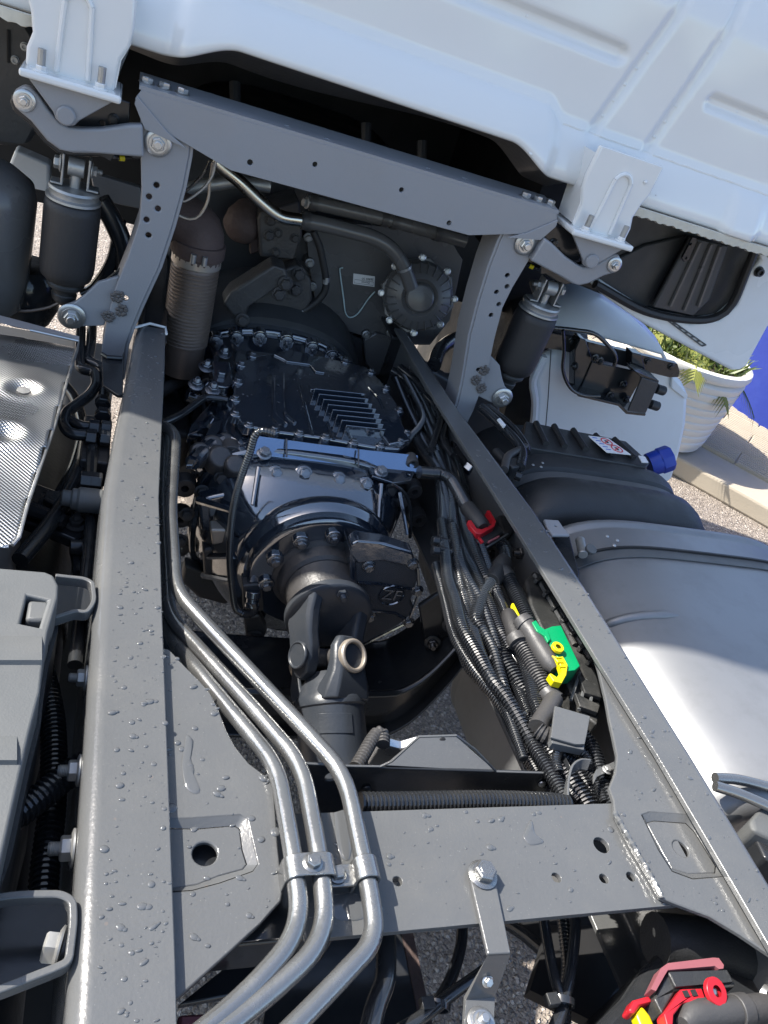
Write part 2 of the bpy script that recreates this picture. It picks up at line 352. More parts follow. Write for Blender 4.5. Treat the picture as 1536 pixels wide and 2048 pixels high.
pp = tag(bpy.data.objects.new('palm_plant', None), 'yellow-green palm fronds drooping over the rim of the cream pot', 'plant'); col.objects.link(pp); pp.location = b0+V((0, 0, .44)); LOC[pp.name] = b0+V((0, 0, .44))
for k in range(10):
    a = k*2*math.pi/10+random.uniform(-.15, .15)
    frond(b0+V((math.cos(a)*.05, math.sin(a)*.05, .44)), (math.cos(a), math.sin(a), random.uniform(.25, 1.1)), random.uniform(.34, .48), random.uniform(.18, .4)).build('frond', random.choice(['leaf_green', 'leaf_light', 'leaf_light']), pp)
m = MB()
for k in range(700):
    a = random.uniform(0, 6.283); r = .33*math.sqrt(random.random()); c = b0+V((math.cos(a)*r, math.sin(a)*r, .44)); d = V((random.uniform(-1, 1), random.uniform(-1, 1), random.uniform(.5, 1.6))).normalized()*random.uniform(.05, .14); s_ = d.cross(V((random.uniform(-1, 1), random.uniform(-1, 1), .2))).normalized()*.008
    m.add([c-s_, c+s_, c+d*.6+s_, c+d], [(0, 1, 2), (0, 2, 3)])
gcv = m.build('ground_cover', 'leaf_green', None, kind='stuff'); tag(gcv, 'low leafy plants filling the cream pot', 'ground cover')

# ================================================================== CAB
cab = thing('truck_cab', 'white truck cab whose rear wall overhangs the chassis', 'truck cab', (0, 1.51, .46))
def sm(a, b, x): t = min(1, max(0, (x-a)/(b-a))); return t*t*(3-2*t)
def rbox(x, z, cx, cz, hx, hz, r):
    dx, dz = abs(x-cx)-hx+r, abs(z-cz)-hz+r
    return math.hypot(max(dx, 0), max(dz, 0))+min(max(dx, dz), 0)-r
YW = 1.51
ca = at(880, 0, Y=YW); cb = at(1258, 95, Y=YW); c2 = at(1415, 200, Y=YW)
r1a, r1b = at(1195, 248, Y=YW), at(1358, 20, Y=YW); r2a, r2b = at(1300, 290, Y=YW), at(1455, 65, Y=YW)
def cabxz(x, t):
    """t 0..1 runs from the bottom edge to z = .98"""
    a = abs(x)
    zb = .512-.042*sm(.25, .37, a)+.0*a; zc = .584-.024*sm(.315, .36, a)
    yb = 1.45+.022*sm(.33, .365, a)-.02*sm(.78, .81, a)+.025*sm(.86, .9, a)
    if t < .3: z = zb+(zc-zb)*(t/.3)
    else: z = zc+(.98-zc)*((t-.3)/.7)
    if t < .3:
        u = t/.3; y = yb+(YW-.004-yb)*(u*.78+.22*u**6); y += .012*(1-u)**8
    else: y = YW-.004*(1-sm(0, .02, z-zc))
    y += .05*sm(.79, .93, z)
    # pressed channels and panels
    for (p0, p1, hw) in ((r1a, r1b, .011), (r2a, r2b, .011), (V((-r1a.x, 0, r1a.z)), V((-r1b.x, 0, r1b.z)), .011), (V((-r2a.x, 0, r2a.z)), V((-r2b.x, 0, r2b.z)), .011)):
        xl = p0.x+(p1.x-p0.x)*(z-p0.z)/(p1.z-p0.z); y += .007*(1-sm(hw-.004, hw+.004, abs(x-xl)))*sm(zc-.012, zc+.01, z)
    d = rbox(x, z, (cb.x-.62)/2+.02, .700, (cb.x+.62)/2-.02, .0135, .013); y += .011*(1-sm(-.005, .005, d))
    for s_ in (1, -1):
        d = rbox(x*s_, z, c2.x+.28, .682, .28, .0125, .012); y += .011*(1-sm(-.005, .005, d))
    y += .0012*math.sin(x*7+1)*math.sin(z*9)+.0006*math.sin(x*23)*math.sin(z*31+2)
    return V((x, y, z))
xs = []; x = -1.25
while x < 1.2501: xs.append(x); x += .0055 if -.75 < x < 1.0 else .012
xs.append(1.25); ts = [i/24*.3 for i in range(24)]+[.3+.7*(i/84) for i in range(85)]
m = MB(); m.rings([[cabxz(x, t) for x in xs] for t in ts]+[[V((x, 1.57, z)) for x in xs] for z in (1.1, 2.2)]+[[V((x, 1.62, 2.55)) for x in xs]], False)
rw = m.build('rear_wall', 'cab_white', cab, 0, 60); sd_ = rw.modifiers.new('sheet', 'SOLIDIFY'); sd_.thickness = .004; sd_.offset = 0
for s_ in (-1, 1):
    MB().plate([V((1.25*s_, 1.485, .46)), V((1.25*s_, 3.12, .46)), V((1.25*s_, 3.15, 1.4)), V((1.25*s_, 3.0, 2.55)), V((1.25*s_, 1.62, 2.55)), V((1.25*s_, 1.57, 1.1)), V((1.25*s_, 1.555, .97))], (-.03*s_, 0, 0)).build('side_wall', 'cab_white', cab, .01)
MB().plate([V((-1.25, 1.62, 2.552)), V((1.25, 1.62, 2.552)), V((1.25, 3.0, 2.552)), V((-1.25, 3.0, 2.552))], (0, 0, .06)).build('roof', 'cab_white', cab, .02)
MB().plate([V((-1.21, 1.55, .535)), V((1.21, 1.55, .535)), V((1.21, 3.1, .56)), V((-1.21, 3.1, .56))], (0, 0, .03)).build('floor', 'matt_black', cab)
MB().plate([V((-1.21, 3.1, .535)), V((1.21, 3.1, .535)), V((1.21, 3.0, 2.5)), V((-1.21, 3.0, 2.5))], (0, .03, 0)).build('front_wall', 'cab_white', cab)
gap_bk = thing('gap_backing', 'added black bulkhead in the dark gap under the cab', 'backing', (0, 2.3, .3))  # dark panels added so the void under the cab reads black
MB().plate([V((-.85, 2.35, -.1)), V((1.2, 2.35, -.1)), V((1.2, 2.35, .53)), V((-.85, 2.35, .53))], (0, .03, 0)).build('rear_wall', 'matt_black', gap_bk)
MB().rings([[V((x, y, z)) for x, z in ((-.5, .2), (-.5, .45), (-.42, .49), (.42, .49), (.5, .45), (.5, .2))] for y in (1.75, 2.35)], False).build('hood', 'matt_black', gap_bk)
for x in (-.2, .1, .24): MB().tube([V((x, 1.9, .4)), V((x+.02, 1.85, .3)), V((x+.03, 1.9, .2))], .012, 8).build('hose', 'engine_black', gap_bk)
# dark seal under the arch and beige sealed lip on the outer edges
m = MB(); R = []
for i in range(90):
    x = -.42+i*.84/89; p = cabxz(x, 0); R.append([p+V((0, .006, .004)), p+V((0, .10, -.028+.01*math.sin(x*9))), p+V((0, .10, .01)), p+V((0, .01, .012))])
m.rings(R).build('arch_seal', 'engine_black', cab)
for s_ in (-1, 1):
    m = MB(); R = []
    for i in range(120):
        x = (.53+i*.72/119)*s_; p = cabxz(x, 0); e = .0015*math.sin(i*1.7)+.001*math.sin(i*.61); y0 = 1.462
        R.append([V((x, y0+.004, p.z-.017+e)), V((x, y0+.014, p.z-.019+e)), V((x, y0+.014, p.z-.001)), V((x, y0+.001+e, p.z-.001))])
    m.rings(R).build('sealed_lip', 'cab_sealer', cab)
    bolt((s_*.6, 1.47, .5), (0, -1, 0), .002, cab, 'rivet', 'cab_white')
# spot welds and sealant runs on the pressed ribs
wm = MB().dome((0, 0, 0), (0, -1, 0), .0042, .0034, .0016); first = None
for (p0, p1) in ((r1a, r1b), (r2a, r2b)):
    for k in range(7):
        p = p0.lerp(p1, (k+.5)/7); q = V((p.x+.002, YW+.0062, p.z))
        if first is None: first = wm.build('spot_weld', 'cab_white', cab); o = first
        else: o = first.copy(); col.objects.link(o); adopt(o, cab)
        o.location = q
for k in range(9):
    for x_, z_ in ((.4-k*.09, .7), (.66+k*.06, .682)): o = first.copy(); col.objects.link(o); adopt(o, cab); o.location = V((x_, YW+.0105, z_))
for s_ in (-1, 1):
    pts = [cabxz(s_*(.36+i*.012), .305)+V((0, -.0008, 0)) for i in range(70)]; MB().tube([p+V((0, random.uniform(-.0005, .0005), random.uniform(-.0008, .0008))) for p in pts], .0022, 5).build('sealant_bead', 'cab_white', cab)
for k in range(26):      # dried drips along the lower edge
    x_ = random.uniform(-.3, .8); p = cabxz(x_, .02+random.random()*.1); MB().dome(p+V((0, -.0006, 0)), (0, -1, .3), random.uniform(.002, .005), random.uniform(.002, .007), .001, random.random()).build('paint_run', 'cab_white', cab) if k % 2 else None
# mounting brackets that carry the cab on its air springs
for s_ in (1, -1):
    F = (lambda l: l) if s_ == 1 else mir
    y0 = 1.437
    out = [V((x, y0, z)) for x, z in ((-.566, .555), (-.416, .555), (-.413, .5), (-.417, .472), (-.428, .452), (-.431, .424), (-.431, .405), (-.56, .405), (-.56, .43), (-.553, .452), (-.557, .478), (-.565, .5))]
    mb = MB().plate(F(out), (0, .012, 0)).build('mount_bracket', 'cab_white', cab, .005, seg=3)
    # side return, foot, centre bead
    MB().plate(F([V((-.418, y0+.004, .54)), V((-.419, y0+.004, .475)), V((-.43, y0+.004, .45)), V((-.433, y0+.004, .41)), V((-.433, y0+.075, .41)), V((-.42, y0+.075, .54))]), (.003*s_, 0, 0)).build('side_return', 'cab_white', mb)
    ft = MB().plate(F([V((x, y, .394)) for x, y in ((-.566, y0-.03), (-.42, y0-.03), (-.42, y0+.08), (-.566, y0+.08))]), (0, 0, .012)).build('foot', 'cab_white', mb, .004, seg=3)
    bead = []
    for i in range(13): a = math.pi*i/12; bead.append(V((-.494-.019*math.cos(a), y0-.001, .50+.022*math.sin(a))))
    bead = [V((-.517, y0-.001, .41))]+bead+[V((-.471, y0-.001, .41))]
    MB().tube(F(catmull(bead, .008)), .0045, 8).build('pressed_bead', 'cab_white', mb)
    for bx in (-.537, -.452):
        b_ = bolt(F([V((bx, y0-.016, .406))])[0], (0, 0, 1), .0085, mb, 'hex', 'cab_white'); st = MB().tube([V((bx, y0-.016, .412)), V((bx, y0-.016, .437))], .0058, 10) if s_ == 1 else MB().tube([V((-bx, y0-.016, .412)), V((-bx, y0-.016, .437))], .0058, 10)
        st.build('stud', 'zinc_dull', mb)
    bolt(F([V((-.54, y0-.001, .52))])[0], (0, -1, 0), .004, mb, 'rivet', 'cab_white')
# rear corner of the cab on the right: light skirt panel, black inner liner with ribbed plate
sk_ = thing('cab_corner_skirt', 'light grey moulded skirt at the lower right rear corner of the cab', 'skirt panel', (1.2, 1.72, .2))
yk = 1.74
m = MB(); m.plate(ats([(1512, 485), (1600, 505), (1600, 570), (1536, 655), (1494, 732), (1482, 740), (1462, 741), (1290, 650), (1205, 590), (1180, 566), (1200, 560), (1290, 618), (1380, 648), (1440, 640), (1474, 610), (1500, 545), (1522, 520)], Y=yk), (0, .05, 0)); m.build('panel', 'fender_white', sk_, .012, seg=3)
m = MB(); m.plate(ats([(1515, 470), (1640, 500), (1640, 560), (1540, 640), (1486, 730), (1462, 738), (1290, 650), (1205, 588), (1160, 540)], Y=yk+.09), (0, .02, 0)); m.build('back_panel', 'fender_white', sk_, .01)
m = MB(); m.tube(catmull(ats([(1190, 568), (1290, 622), (1380, 640), (1434, 634), (1466, 606), (1492, 545), (1510, 500)], Y=yk-.012), .02), .011, 8); m.build('edge_seal', 'rubber', sk_)
m = MB()
for i in range(9): m.box((at(1362+i*6, 603+i*0, Y=yk-.02)), (.001, .001, .001))
q = ats([(1318, 628), (1330, 632), (1412, 690), (1404, 692)], Y=yk-.004)
m = MB()
for i in range(8):
    a = q[0].lerp(q[3], i/7); b = q[1].lerp(q[2], i/7); m.tube([a, b], .0022, 5)
m.tube([q[0], q[3]], .002, 5); m.tube([q[1], q[2]], .002, 5); m.build('air_grille', 'plastic_grey', sk_)
bolt(at(1517, 543, Y=yk-.002), (0, -1, 0), .011, sk_, 'socket', 'plastic_black')
ln = thing('wheel_arch_liner', 'black plastic liner under the right rear corner of the cab', 'liner', (1., 1.75, .3))
m = MB(); m.plate(ats([(1140, 560), (1200, 520), (1215, 450), (1230, 395), (1380, 420), (1510, 460), (1496, 550), (1470, 600), (1435, 628), (1385, 636), (1290, 618)], Y=yk+.03), (0, .02, 0)); m.build('panel', 'plastic_black', ln, .01)
m = MB(); m.plate(ats([(1130, 560), (1180, 545), (1290, 490), (1376, 470), (1300, 610), (1285, 622)], Y=yk+.02), (0, .01, 0)); m.build('side_fold', 'plastic_black', ln, .006)
rp = MB().plate(ats([(1382, 474), (1458, 492), (1420, 600), (1388, 632), (1306, 614)], Y=yk-.01), (0, .012, 0)).build('ribbed_plate', 'engine_black', ln, .004)
for (a, b) in (((1400, 484), (1340, 612)), ((1422, 488), (1368, 620)), ((1440, 492), (1396, 612))):
    m = MB(); m.tube(ats([a, b], Y=yk-.012), .006, 6); m.build('rib', 'cover_black', rp)
MB().plate(ats([(1385, 475), (1394, 477), (1378, 520), (1368, 524), (1365, 515)], Y=yk-.022), (0, .006, 0), [(at(1381, 488, Y=yk-.022), .004), (at(1372, 516, Y=yk-.022), .004)]).build('tab', 'gloss_black', rp)
# dark liner on the left with rivets, seen past the left mount
l2 = thing('wheel_arch_liner', 'black riveted liner panel behind the left cab mount', 'liner', (-.75, 1.72, .3))
MB().plate(ats([(-300, -60), (52, 40), (80, 90), (80, 250), (60, 288), (0, 292), (-300, 250)], Y=1.75), (0, .02, 0)).build('panel', 'engine_black', l2, .01)
for q in ((49, 93), (30, 120)): bolt(at(*q, Y=1.748), (0, -1, 0), .006, l2, 'socket', 'zinc_dull', 'rivet')
MB().tube(ats([(17, 60), (17, 125)], Y=1.746), .003, 5).build('groove', 'matt_black', l2)

# ================================================================== CHASSIS FRAME
fr = thing('truck_chassis', 'grey painted chassis frame of two long rails joined by a holed crossmember', 'chassis', (0, .4, -.28))
LST = [(-.7, -.385, -.304), (.3, -.385, -.304), (.7, -.386, -.308), (.93, -.385, -.309), (1.09, -.374, -.303), (1.3, -.357, -.2945), (1.487, -.343, -.289)]
RST = [(-.7, .378, .313), (.33, .376, .314), (.5, .378, .313), (.66, .376, .305), (.82, .375, .299), (1.03, .366, .29), (1.39, .327, .272), (1.75, .308, .27)]
def rail(st, dz=0., h=.27, rad=.019, th=.008):
    m = MB(); R = []
    for (y, xo, xi) in st:
        s_ = 1 if xo > 0 else -1; ro = []
        ro += [(xi, 0)]
        for k in range(7): a = math.pi/2*k/6; ro.append((xo-s_*rad*(1-math.sin(a)), -rad*(1-math.cos(a))))
        for k in range(7): a = math.pi/2*k/6; ro.append((xo-s_*rad*(1-math.cos(a)), -h+rad*(1-math.sin(a))))
        ro += [(xi, -h), (xi, -h+th)]
        ri = rad-th
        for k in range(5): a = math.pi/2*k/4; ro.append((xo-s_*(th+ri*(1-math.sin(a))), -h+th+ri*(1-math.cos(a))))
        for k in range(5): a = math.pi/2*k/4; ro.append((xo-s_*(th+ri*(1-math.cos(a))), -th-ri*(1-math.sin(a))))
        ro += [(xi, -th)]
        R.append([V((x, y, z+dz)) for x, z in ro])
    return m.rings(R)
rl = rail(LST).build('frame_rail', 'frame_paint', fr, .0012)
rr_ = rail(RST).build('frame_rail', 'frame_paint', fr, .0012)
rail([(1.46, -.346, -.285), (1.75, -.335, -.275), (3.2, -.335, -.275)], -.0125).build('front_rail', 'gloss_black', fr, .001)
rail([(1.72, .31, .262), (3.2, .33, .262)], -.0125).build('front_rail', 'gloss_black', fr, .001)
m = MB(); m.tube(ats([(262, 657), (300, 647), (331, 655), (333, 668)], Z=.001), .0026, 6); m.build('rail_end_seal', 'label_white', rl)
GZt = -.012
def gusset(out, rec, hole, hr, nm):
    t = V((0, 0, -.007)); inset = []
    c = sum(rec, V())/len(rec)
    low = [p+(c-p).normalized()*.009+V((0, 0, -.006)) for p in rec]
    m = MB(); m.plate(out, t, [rec]); n = len(rec)
    m.add(rec+low, [(i, (i+1) % n, n+(i+1) % n, n+i) for i in range(n)])
    m.plate(low, V((0, 0, -.006)), [(hole, hr, 20)])
    return m.build(nm, 'frame_paint', fr, .0016, seg=2)
lo = ats([(338, 1298), (368, 1330), (400, 1362), (420, 1385), (438, 1420), (452, 1458), (470, 1492), (498, 1526), (530, 1550), (545, 1562), (550, 1600), (556, 1690), (566, 1782), (562, 1802), (520, 1848), (455, 1908), (356, 1996)], Z=GZt)
lo = lo+[V((-.345, lo[-1].y-.01, GZt)), V((-.345, lo[0].y+.01, GZt))]
lrec = ats([(380, 1637), (480, 1630), (494, 1638), (506, 1690), (515, 1728), (505, 1742), (440, 1765), (384, 1780)], Z=GZt)
lrec = [V((-.318, lrec[0].y, GZt))]+lrec+[V((-.318, lrec[-1].y, GZt))]
gusset(lo, lrec, at(410, 1707, Z=GZt-.006), .0118, 'gusset_plate')
ro = ats([(1181, 1288), (1197, 1337), (1212, 1400), (1219, 1440), (1227, 1476), (1234, 1510), (1231, 1543), (1218, 1575), (1227, 1600), (1230, 1630), (1262, 1690), (1300, 1755), (1322, 1795), (1368, 1813), (1420, 1832), (1480, 1868), (1560, 1922)], Z=GZt)
ro = ro+[V((.35, ro[-1].y-.03, GZt)), V((.35, ro[0].y+.02, GZt))]
rrec = ats([(1284, 1630), (1300, 1624), (1378, 1630), (1400, 1650), (1452, 1735), (1450, 1752), (1385, 1757), (1345, 1742), (1318, 1700)], Z=GZt)
gusset(ro, rrec, at(1362, 1697, Z=GZt-.006), .0105, 'gusset_plate')
# rear crossmember: folded channel with holes
cm = thing  # (name kept for readability of the part list)
CZ = -.0195
hl = [(at(795, 1762, Z=CZ), .0052), (at(1113, 1755, Z=CZ), .0056), (at(1208, 1757, Z=CZ), .0056), (at(1262, 1753, Z=CZ), .0056), (at(1203, 1690, Z=CZ), .0098, 18)]
y0, y1, x0, x1 = .3165, .4425, -.185, .29
cr = MB().plate([V((x0, y0, CZ)), V((x1, y0, CZ)), V((x1, y1, CZ)), V((x0, y1, CZ))], (0, 0, -.007), hl).build('crossmember', 'frame_paint', fr, .0025, seg=3)
MB().box(((x0+x1)/2, y1-.0035, CZ-.075), (x1-x0, .007, .134)).build('flange', 'frame_paint', cr, .002)
MB().box((-.25, (y0+y1)/2, -.06), (.2, .11, .05)).build('end_plate', 'gloss_black', cr, .003)
for pts in ([(1229, 1624), (1262, 1684), (1300, 1750), (1324, 1796)],):
    p = catmull(ats(pts, Z=GZt+.001), .003); m = MB(); m.tube([q+V((random.uniform(-.0006, .0006), 0, random.uniform(-.0004, .0006))) for q in p], [.0032+.0008*math.sin(i*2.1) for i in range(len(p))], 7); m.build('weld_bead', 'frame_paint', cr)
# side bolts along the left rail
for (y, r) in ((.628, .0095), (.508, .0105), (.425, .0115)):
    p = V((-.386, y, -.036)); bolt(p, (-1, 0, 0), r, fr, 'nut', 'zinc_dull')
for (x, y) in ((215, 950), (198, 1010)): pass
# water standing on the painted steel after rain
def drops(poly, z, n, rmin, rmax, name, par, seed, pw=2.2, skip=()):
    rnd = random.Random(seed); bx = [min(p.x for p in poly), max(p.x for p in poly), min(p.y for p in poly), max(p.y for p in poly)]
    m = MB(); k = 0
    while k < n:
        p = V((rnd.uniform(bx[0], bx[1]), rnd.uniform(bx[2], bx[3]), z))
        if not pip(p, poly) or any(pip(p, q) for q in skip): continue
        r = rmin+(rmax-rmin)*rnd.random()**pw; e = rnd.uniform(.4, 1.0); a = rnd.uniform(-.6, .6); rx, ry = r, r*e; h = r*rnd.uniform(.22, .38)
        nn = 10 if r > .002 else 6
        m.dome(p, (0, 0, 1), rx, ry, h, a, nn)
        if r > .0035 and rnd.random() < .45: m.dome(p+V((rx*.9*math.cos(a), rx*.9*math.sin(a), 0)), (0, 0, 1), rx*.6, ry*.6, h*.7, a, nn)
        k += 1
    o = m.build(name, 'water', par, 0, 80, kind='stuff'); return o
lp = [V((-.363, -.1, 0)), V((-.306, -.1, 0)), V((-.308, .9, 0)), V((-.300, 1.2, 0)), V((-.291, 1.47, 0)), V((-.33, 1.47, 0)), V((-.36, 1.05, 0)), V((-.365, .9, 0))]
drops(lp, .0002, 420, .0005, .0034, 'water_drops', rl, 3)
drops([p for p in lp[:3]]+[V((-.365, .9, 0))], .0002, 110, .0012, .0052, 'water_drops', rl, 13, 1.8)
drops([p for p in lo], GZt+.0002, 105, .0008, .0058, 'water_drops', rl, 5, 1.8, (lrec,))
drops([p for p in lrec], GZt-.0057, 16, .0008, .004, 'water_drops', rl, 15, 1.8, ([at(410+30*math.cos(i*.6), 1707+30*math.sin(i*.6), Z=GZt) for i in range(10)],))
drops([V((.318, .2, 0)), V((.37, .2, 0)), V((.36, 1.1, 0)), V((.294, 1.1, 0))], .0002, 160, .0006, .0042, 'water_drops', rr_, 6)
drops([V((x0, y0+.003, 0)), V((x1-.05, y0+.003, 0)), V((x1-.08, y1-.003, 0)), V((x0, y1-.003, 0))], CZ+.0002, 90, .0008, .005, 'water_drops', cr, 8, 2.2, [[V((h[0].x+math.cos(i)*(h[1]+.003), h[0].y+math.sin(i)*(h[1]+.003), 0)) for i in range(6)] for h in hl])
drops([p for p in ro], GZt+.0002, 70, .0008, .005, 'water_drops', rr_, 9, 2.2, (rrec,))
# flat puddles left by the rain
def puddle(pts, z, par, seed):
    rnd = random.Random(seed); p = catmull(ats(pts+[pts[0]], Z=z), .004)[:-1]; c = sum(p, V())/len(p)
    m = MB(); m.rings([[c+(q-c)*k+V((0, 0, h)) for q in p] for k, h in ((1, .0001), (.96, .0006), (.88, .0009), (.3, .001))], True, False, True); return m.build('water_film', 'water', par, 0, 80, kind='stuff')
puddle([(372, 1468), (386, 1480), (380, 1510), (388, 1540), (384, 1566), (400, 1580), (392, 1588), (372, 1575), (364, 1530)], GZt+.0002, rl, 1)
puddle([(668, 1625), (700, 1620), (706, 1660), (698, 1720), (676, 1700)], CZ+.0002, cr, 3)
puddle([(660, 1790), (700, 1785), (735, 1800), (730, 1835), (690, 1842), (664, 1830)], CZ+.0002, cr, 4)
puddle([(1045, 1672), (1062, 1640), (1070, 1668), (1088, 1684), (1060, 1690)], CZ+.0002, cr, 5)
# gearbox support crossmember: dark cranked beam slung under the rails
tx = thing('support_crossmember', 'black cranked beam slung under the gearbox between the rails', 'beam', (0, .97, -.45))
def zz(x): return -.4-.0*x
pa = [V((-.345, 1.02, -.3)), V((-.27, 1.0, -.375)), V((-.18, .99, -.395)), V((.13, .985, -.395)), V((.22, .99, -.375)), V((.29, 1.02, -.3)), V((.35, 1.06, -.2))]
pa = catmull(pa, .02); R = []
for p in pa:
    R.append([p+V((0, dy, dz)) for dy, dz in ((-.07, 0), (-.062, .005), (-.05, .0), (.05, .0), (.062, .005), (.07, .004), (.07, -.09), (.06, -.09), (.06, -.006), (-.06, -.006), (-.06, -.085), (-.095, -.085), (-.095, -.094), (-.07, -.094))])
MB().rings(R).build('beam', 'gloss_black', tx, .002)
for (x, y) in ((865, 1285), (905, 1290), (868, 1315), (900, 1250)): bolt(at(x, y, Y=.985), (-.3, -1, .2), .011, tx, 'nut', 'gloss_black')
MB().plate(ats([(838, 1215), (905, 1170), (935, 1255), (915, 1310), (858, 1335)], Y=.99), (0, .012, 0)).build('end_bracket', 'gloss_black', tx, .003)
# steel brake pipes over the crossmember
def pipe(label, pts, r, mat_='steel_pipe', bend=.035, name='steel_pipe', group='steel pipes over the crossmember'):
    o = MB().tube(fillet(pts, bend, 8), r, 14).build(name, mat_, None, 0, 60); return tag(o, label, 'pipe', group)
pipe('steel pipe nearest the holed crossmember, rightmost of the three over it', [at(352, 848, Z=-.06)+V((-.05, .0, 0)), at(352, 862, Z=-.03), at(341, 1020, Z=-.03), at(352, 1184, Z=-.03), at(577, 1425, Z=-.012), at(690, 1548, Z=.0), at(741, 1790, Z=.004), at(752, 1880, Z=.004), at(640, 2000, Z=.0), at(480, 2160, Z=.0)], .0092)
pipe('middle one of the three steel pipes over the crossmember', [at(331, 860, Z=-.06), at(325, 1000, Z=-.06), at(338, 1232, Z=-.055), at(390, 1288, Z=-.045), at(508, 1418, Z=-.02), at(604, 1530, Z=-.003), at(640, 1720, Z=.004), at(656, 1880, Z=.004), at(525, 2000, Z=.0), at(380, 2110, Z=.0)], .0092)
pipe('steel pipe nearest the left frame rail, leftmost of the three', [at(326, 1100, Z=-.09), at(338, 1272, Z=-.07), at(390, 1335, Z=-.04), at(494, 1460, Z=-.018), at(555, 1535, Z=-.003), at(588, 1720, Z=.004), at(604, 1860, Z=.004), at(500, 1985, Z=.0), at(300, 2150, Z=.0)], .0092)
pc_ = thing('pipe_clamp', 'grey two-pipe saddle clamp bolted on the crossmember', 'clamp', at(615, 1745, Z=CZ), 'pipe clamps on the crossmember')
def saddle(c0, c1, nm, par, w=.011):
    """bent strip over the pipe between centres c0..c1 (x direction)"""
    r = .0112; pts = []
    n = 9
    if c1 is not None and (c1-c0).length > .004:
        for i in range(n): a = math.pi-(math.pi/2)*i/(n-1); pts.append(c0+V((math.cos(a)*r, 0, math.sin(a)*r)))
        for i in range(n): a = math.pi/2-(math.pi/2)*i/(n-1); pts.append(c1+V((math.cos(a)*r, 0, math.sin(a)*r)))
    else:
        for i in range(15): a = math.pi-math.pi*i/14; pts.append(c0+V((math.cos(a)*r, 0, math.sin(a)*r)))
    pts = [pts[0]+V((0, 0, -.02))]+pts+[pts[-1]+V((0, 0, -.02))]
    return MB().strip(pts, (0, w, 0), .003).build(nm, 'steel_pipe', par, .0008)
pA, pB, pC = at(592, 1742, Z=.004), at(645, 1742, Z=.004), at(731, 1742, Z=.004)
pB.y = pA.y; saddle(pA, pB, 'saddle', pc_); bolt((pA+pB)/2+V((0, 0, .0122)), (0, 0, 1), .0072, pc_, 'hex', 'steel_pipe')
p2_ = thing('pipe_clamp', 'grey single-pipe saddle clamp with its bolt on a side tab', 'clamp', pC+V((0, 0, -.022)), 'pipe clamps on the crossmember')
saddle(pC, None, 'saddle', p2_); MB().box(pC+V((-.026, 0, -.006)), (.032, .022, .004)).build('tab', 'steel_pipe', p2_, .001); bolt(pC+V((-.028, 0, -.003)), (0, 0, 1), .0068, p2_, 'hex', 'steel_pipe')
# bolted strap on the crossmember
sb = thing('bent_strap', 'grey bent metal strap bolted to the crossmember and hanging off its rear edge', 'strap', at(965, 1750, Z=CZ))
m = MB(); m.plate(ats([(940, 1752), (942, 1738), (952, 1728), (966, 1724), (980, 1730), (988, 1744), (1022, 1906), (976, 1908), (944, 1770)], Z=CZ+.0055), (0, 0, -.005)); m.build('strap', 'frame_paint', sb, .0012)
m = MB(); a, b = at(976, 1908, Z=CZ+.003), at(1022, 1906, Z=CZ+.003); c, d = at(990, 1995, Z=-.075), at(932, 2000, Z=-.075); e, f_ = at(986, 2090, Z=-.085), at(925, 2090, Z=-.085)
m.rings([[a, b, b+V((0, -.001, -.005)), a+V((0, -.001, -.005))], [d, c, c+V((0, .004, -.003)), d+V((0, .004, -.003))], [f_, e, e+V((0, 0, -.005)), f_+V((0, 0, -.005))]]).build('lower_leg', 'frame_paint', sb, .001)
bolt(at(965, 1750, Z=CZ+.0058), (0, 0, 1), .0118, sb, 'hex', 'steel_pipe'); bolt(at(975, 1962, Z=-.05), (0, -.6, .6), .0045, sb, 'hex', 'zinc')
bolt(at(962, 2045, Z=-.078), (0, 0, 1), .0075, sb, 'washer', 'zinc')
# folded sheet bracket behind the crossmember
fb = thing('folded_bracket', 'dark folded sheet bracket with a raised pale tab behind the crossmember', 'bracket', at(870, 1600, Y=.5))
yb = .515
m = MB(); m.plate(ats([(612, 1528), (640, 1530), (700, 1534), (1000, 1544), (1128, 1548), (1150, 1640), (1100, 1680), (640, 1680)], Y=yb), (0, .004, 0), [(at(664, 1554, Y=yb), .0085, 14)]); m.build('face', 'gloss_black', fb, .001)
m = MB(); bq = ats([(770, 1531), (992, 1543)], Y=yb+.002); tq = ats([(912, 1473), (838, 1474)], Y=yb+.04); m.plate(bq+tq, (0, .0022, -.0022)); m.build('raised_tab', 'frame_paint', fb, .0008); m = MB(); t0 = ats([(760, 1534), (784, 1522), (838, 1474), (880, 1471), (912, 1473), (950, 1500), (992, 1542)], Y=yb+.012); m.dome(at(885, 1482, Y=yb+.036), (0, -.8, .6), .005, .005, .0008); m.build('tab_hole', 'matt_black', fb)
m = MB(); m.tube(ats([(612, 1527), (700, 1532), (760, 1533), (784, 1522), (838, 1473), (912, 1471), (950, 1499), (992, 1543), (1128, 1547)], Y=yb+.001), .0017, 5); m.build('edge', 'frame_paint', fb)
m = MB(); m.plate(ats([(1128, 1548), (1142, 1535), (1150, 1600), (1125, 1660)], Y=yb-.002), (0, .02, 0)); m.build('end_fold', 'gloss_black', fb, .001)
bolt(at(1084, 1567, Y=yb-.001), (0, -1, 0), .0055, fb, 'rivet', 'zinc'); bolt(at(733, 1578, Y=yb-.001), (0, -1, 0), .006, fb, 'rivet', 'gloss_black')
m = MB(); q = ats([(735, 1530), (752, 1505), (770, 1492), (800, 1500), (835, 1490), (838, 1520), (790, 1532)], Y=yb+.05); m.plate(q, (.002, .012, .004)); fo = m.build('foil_shield', 'foil', None, .002); tag(fo, 'crumpled silver foil piece tucked behind the folded bracket', 'foil')

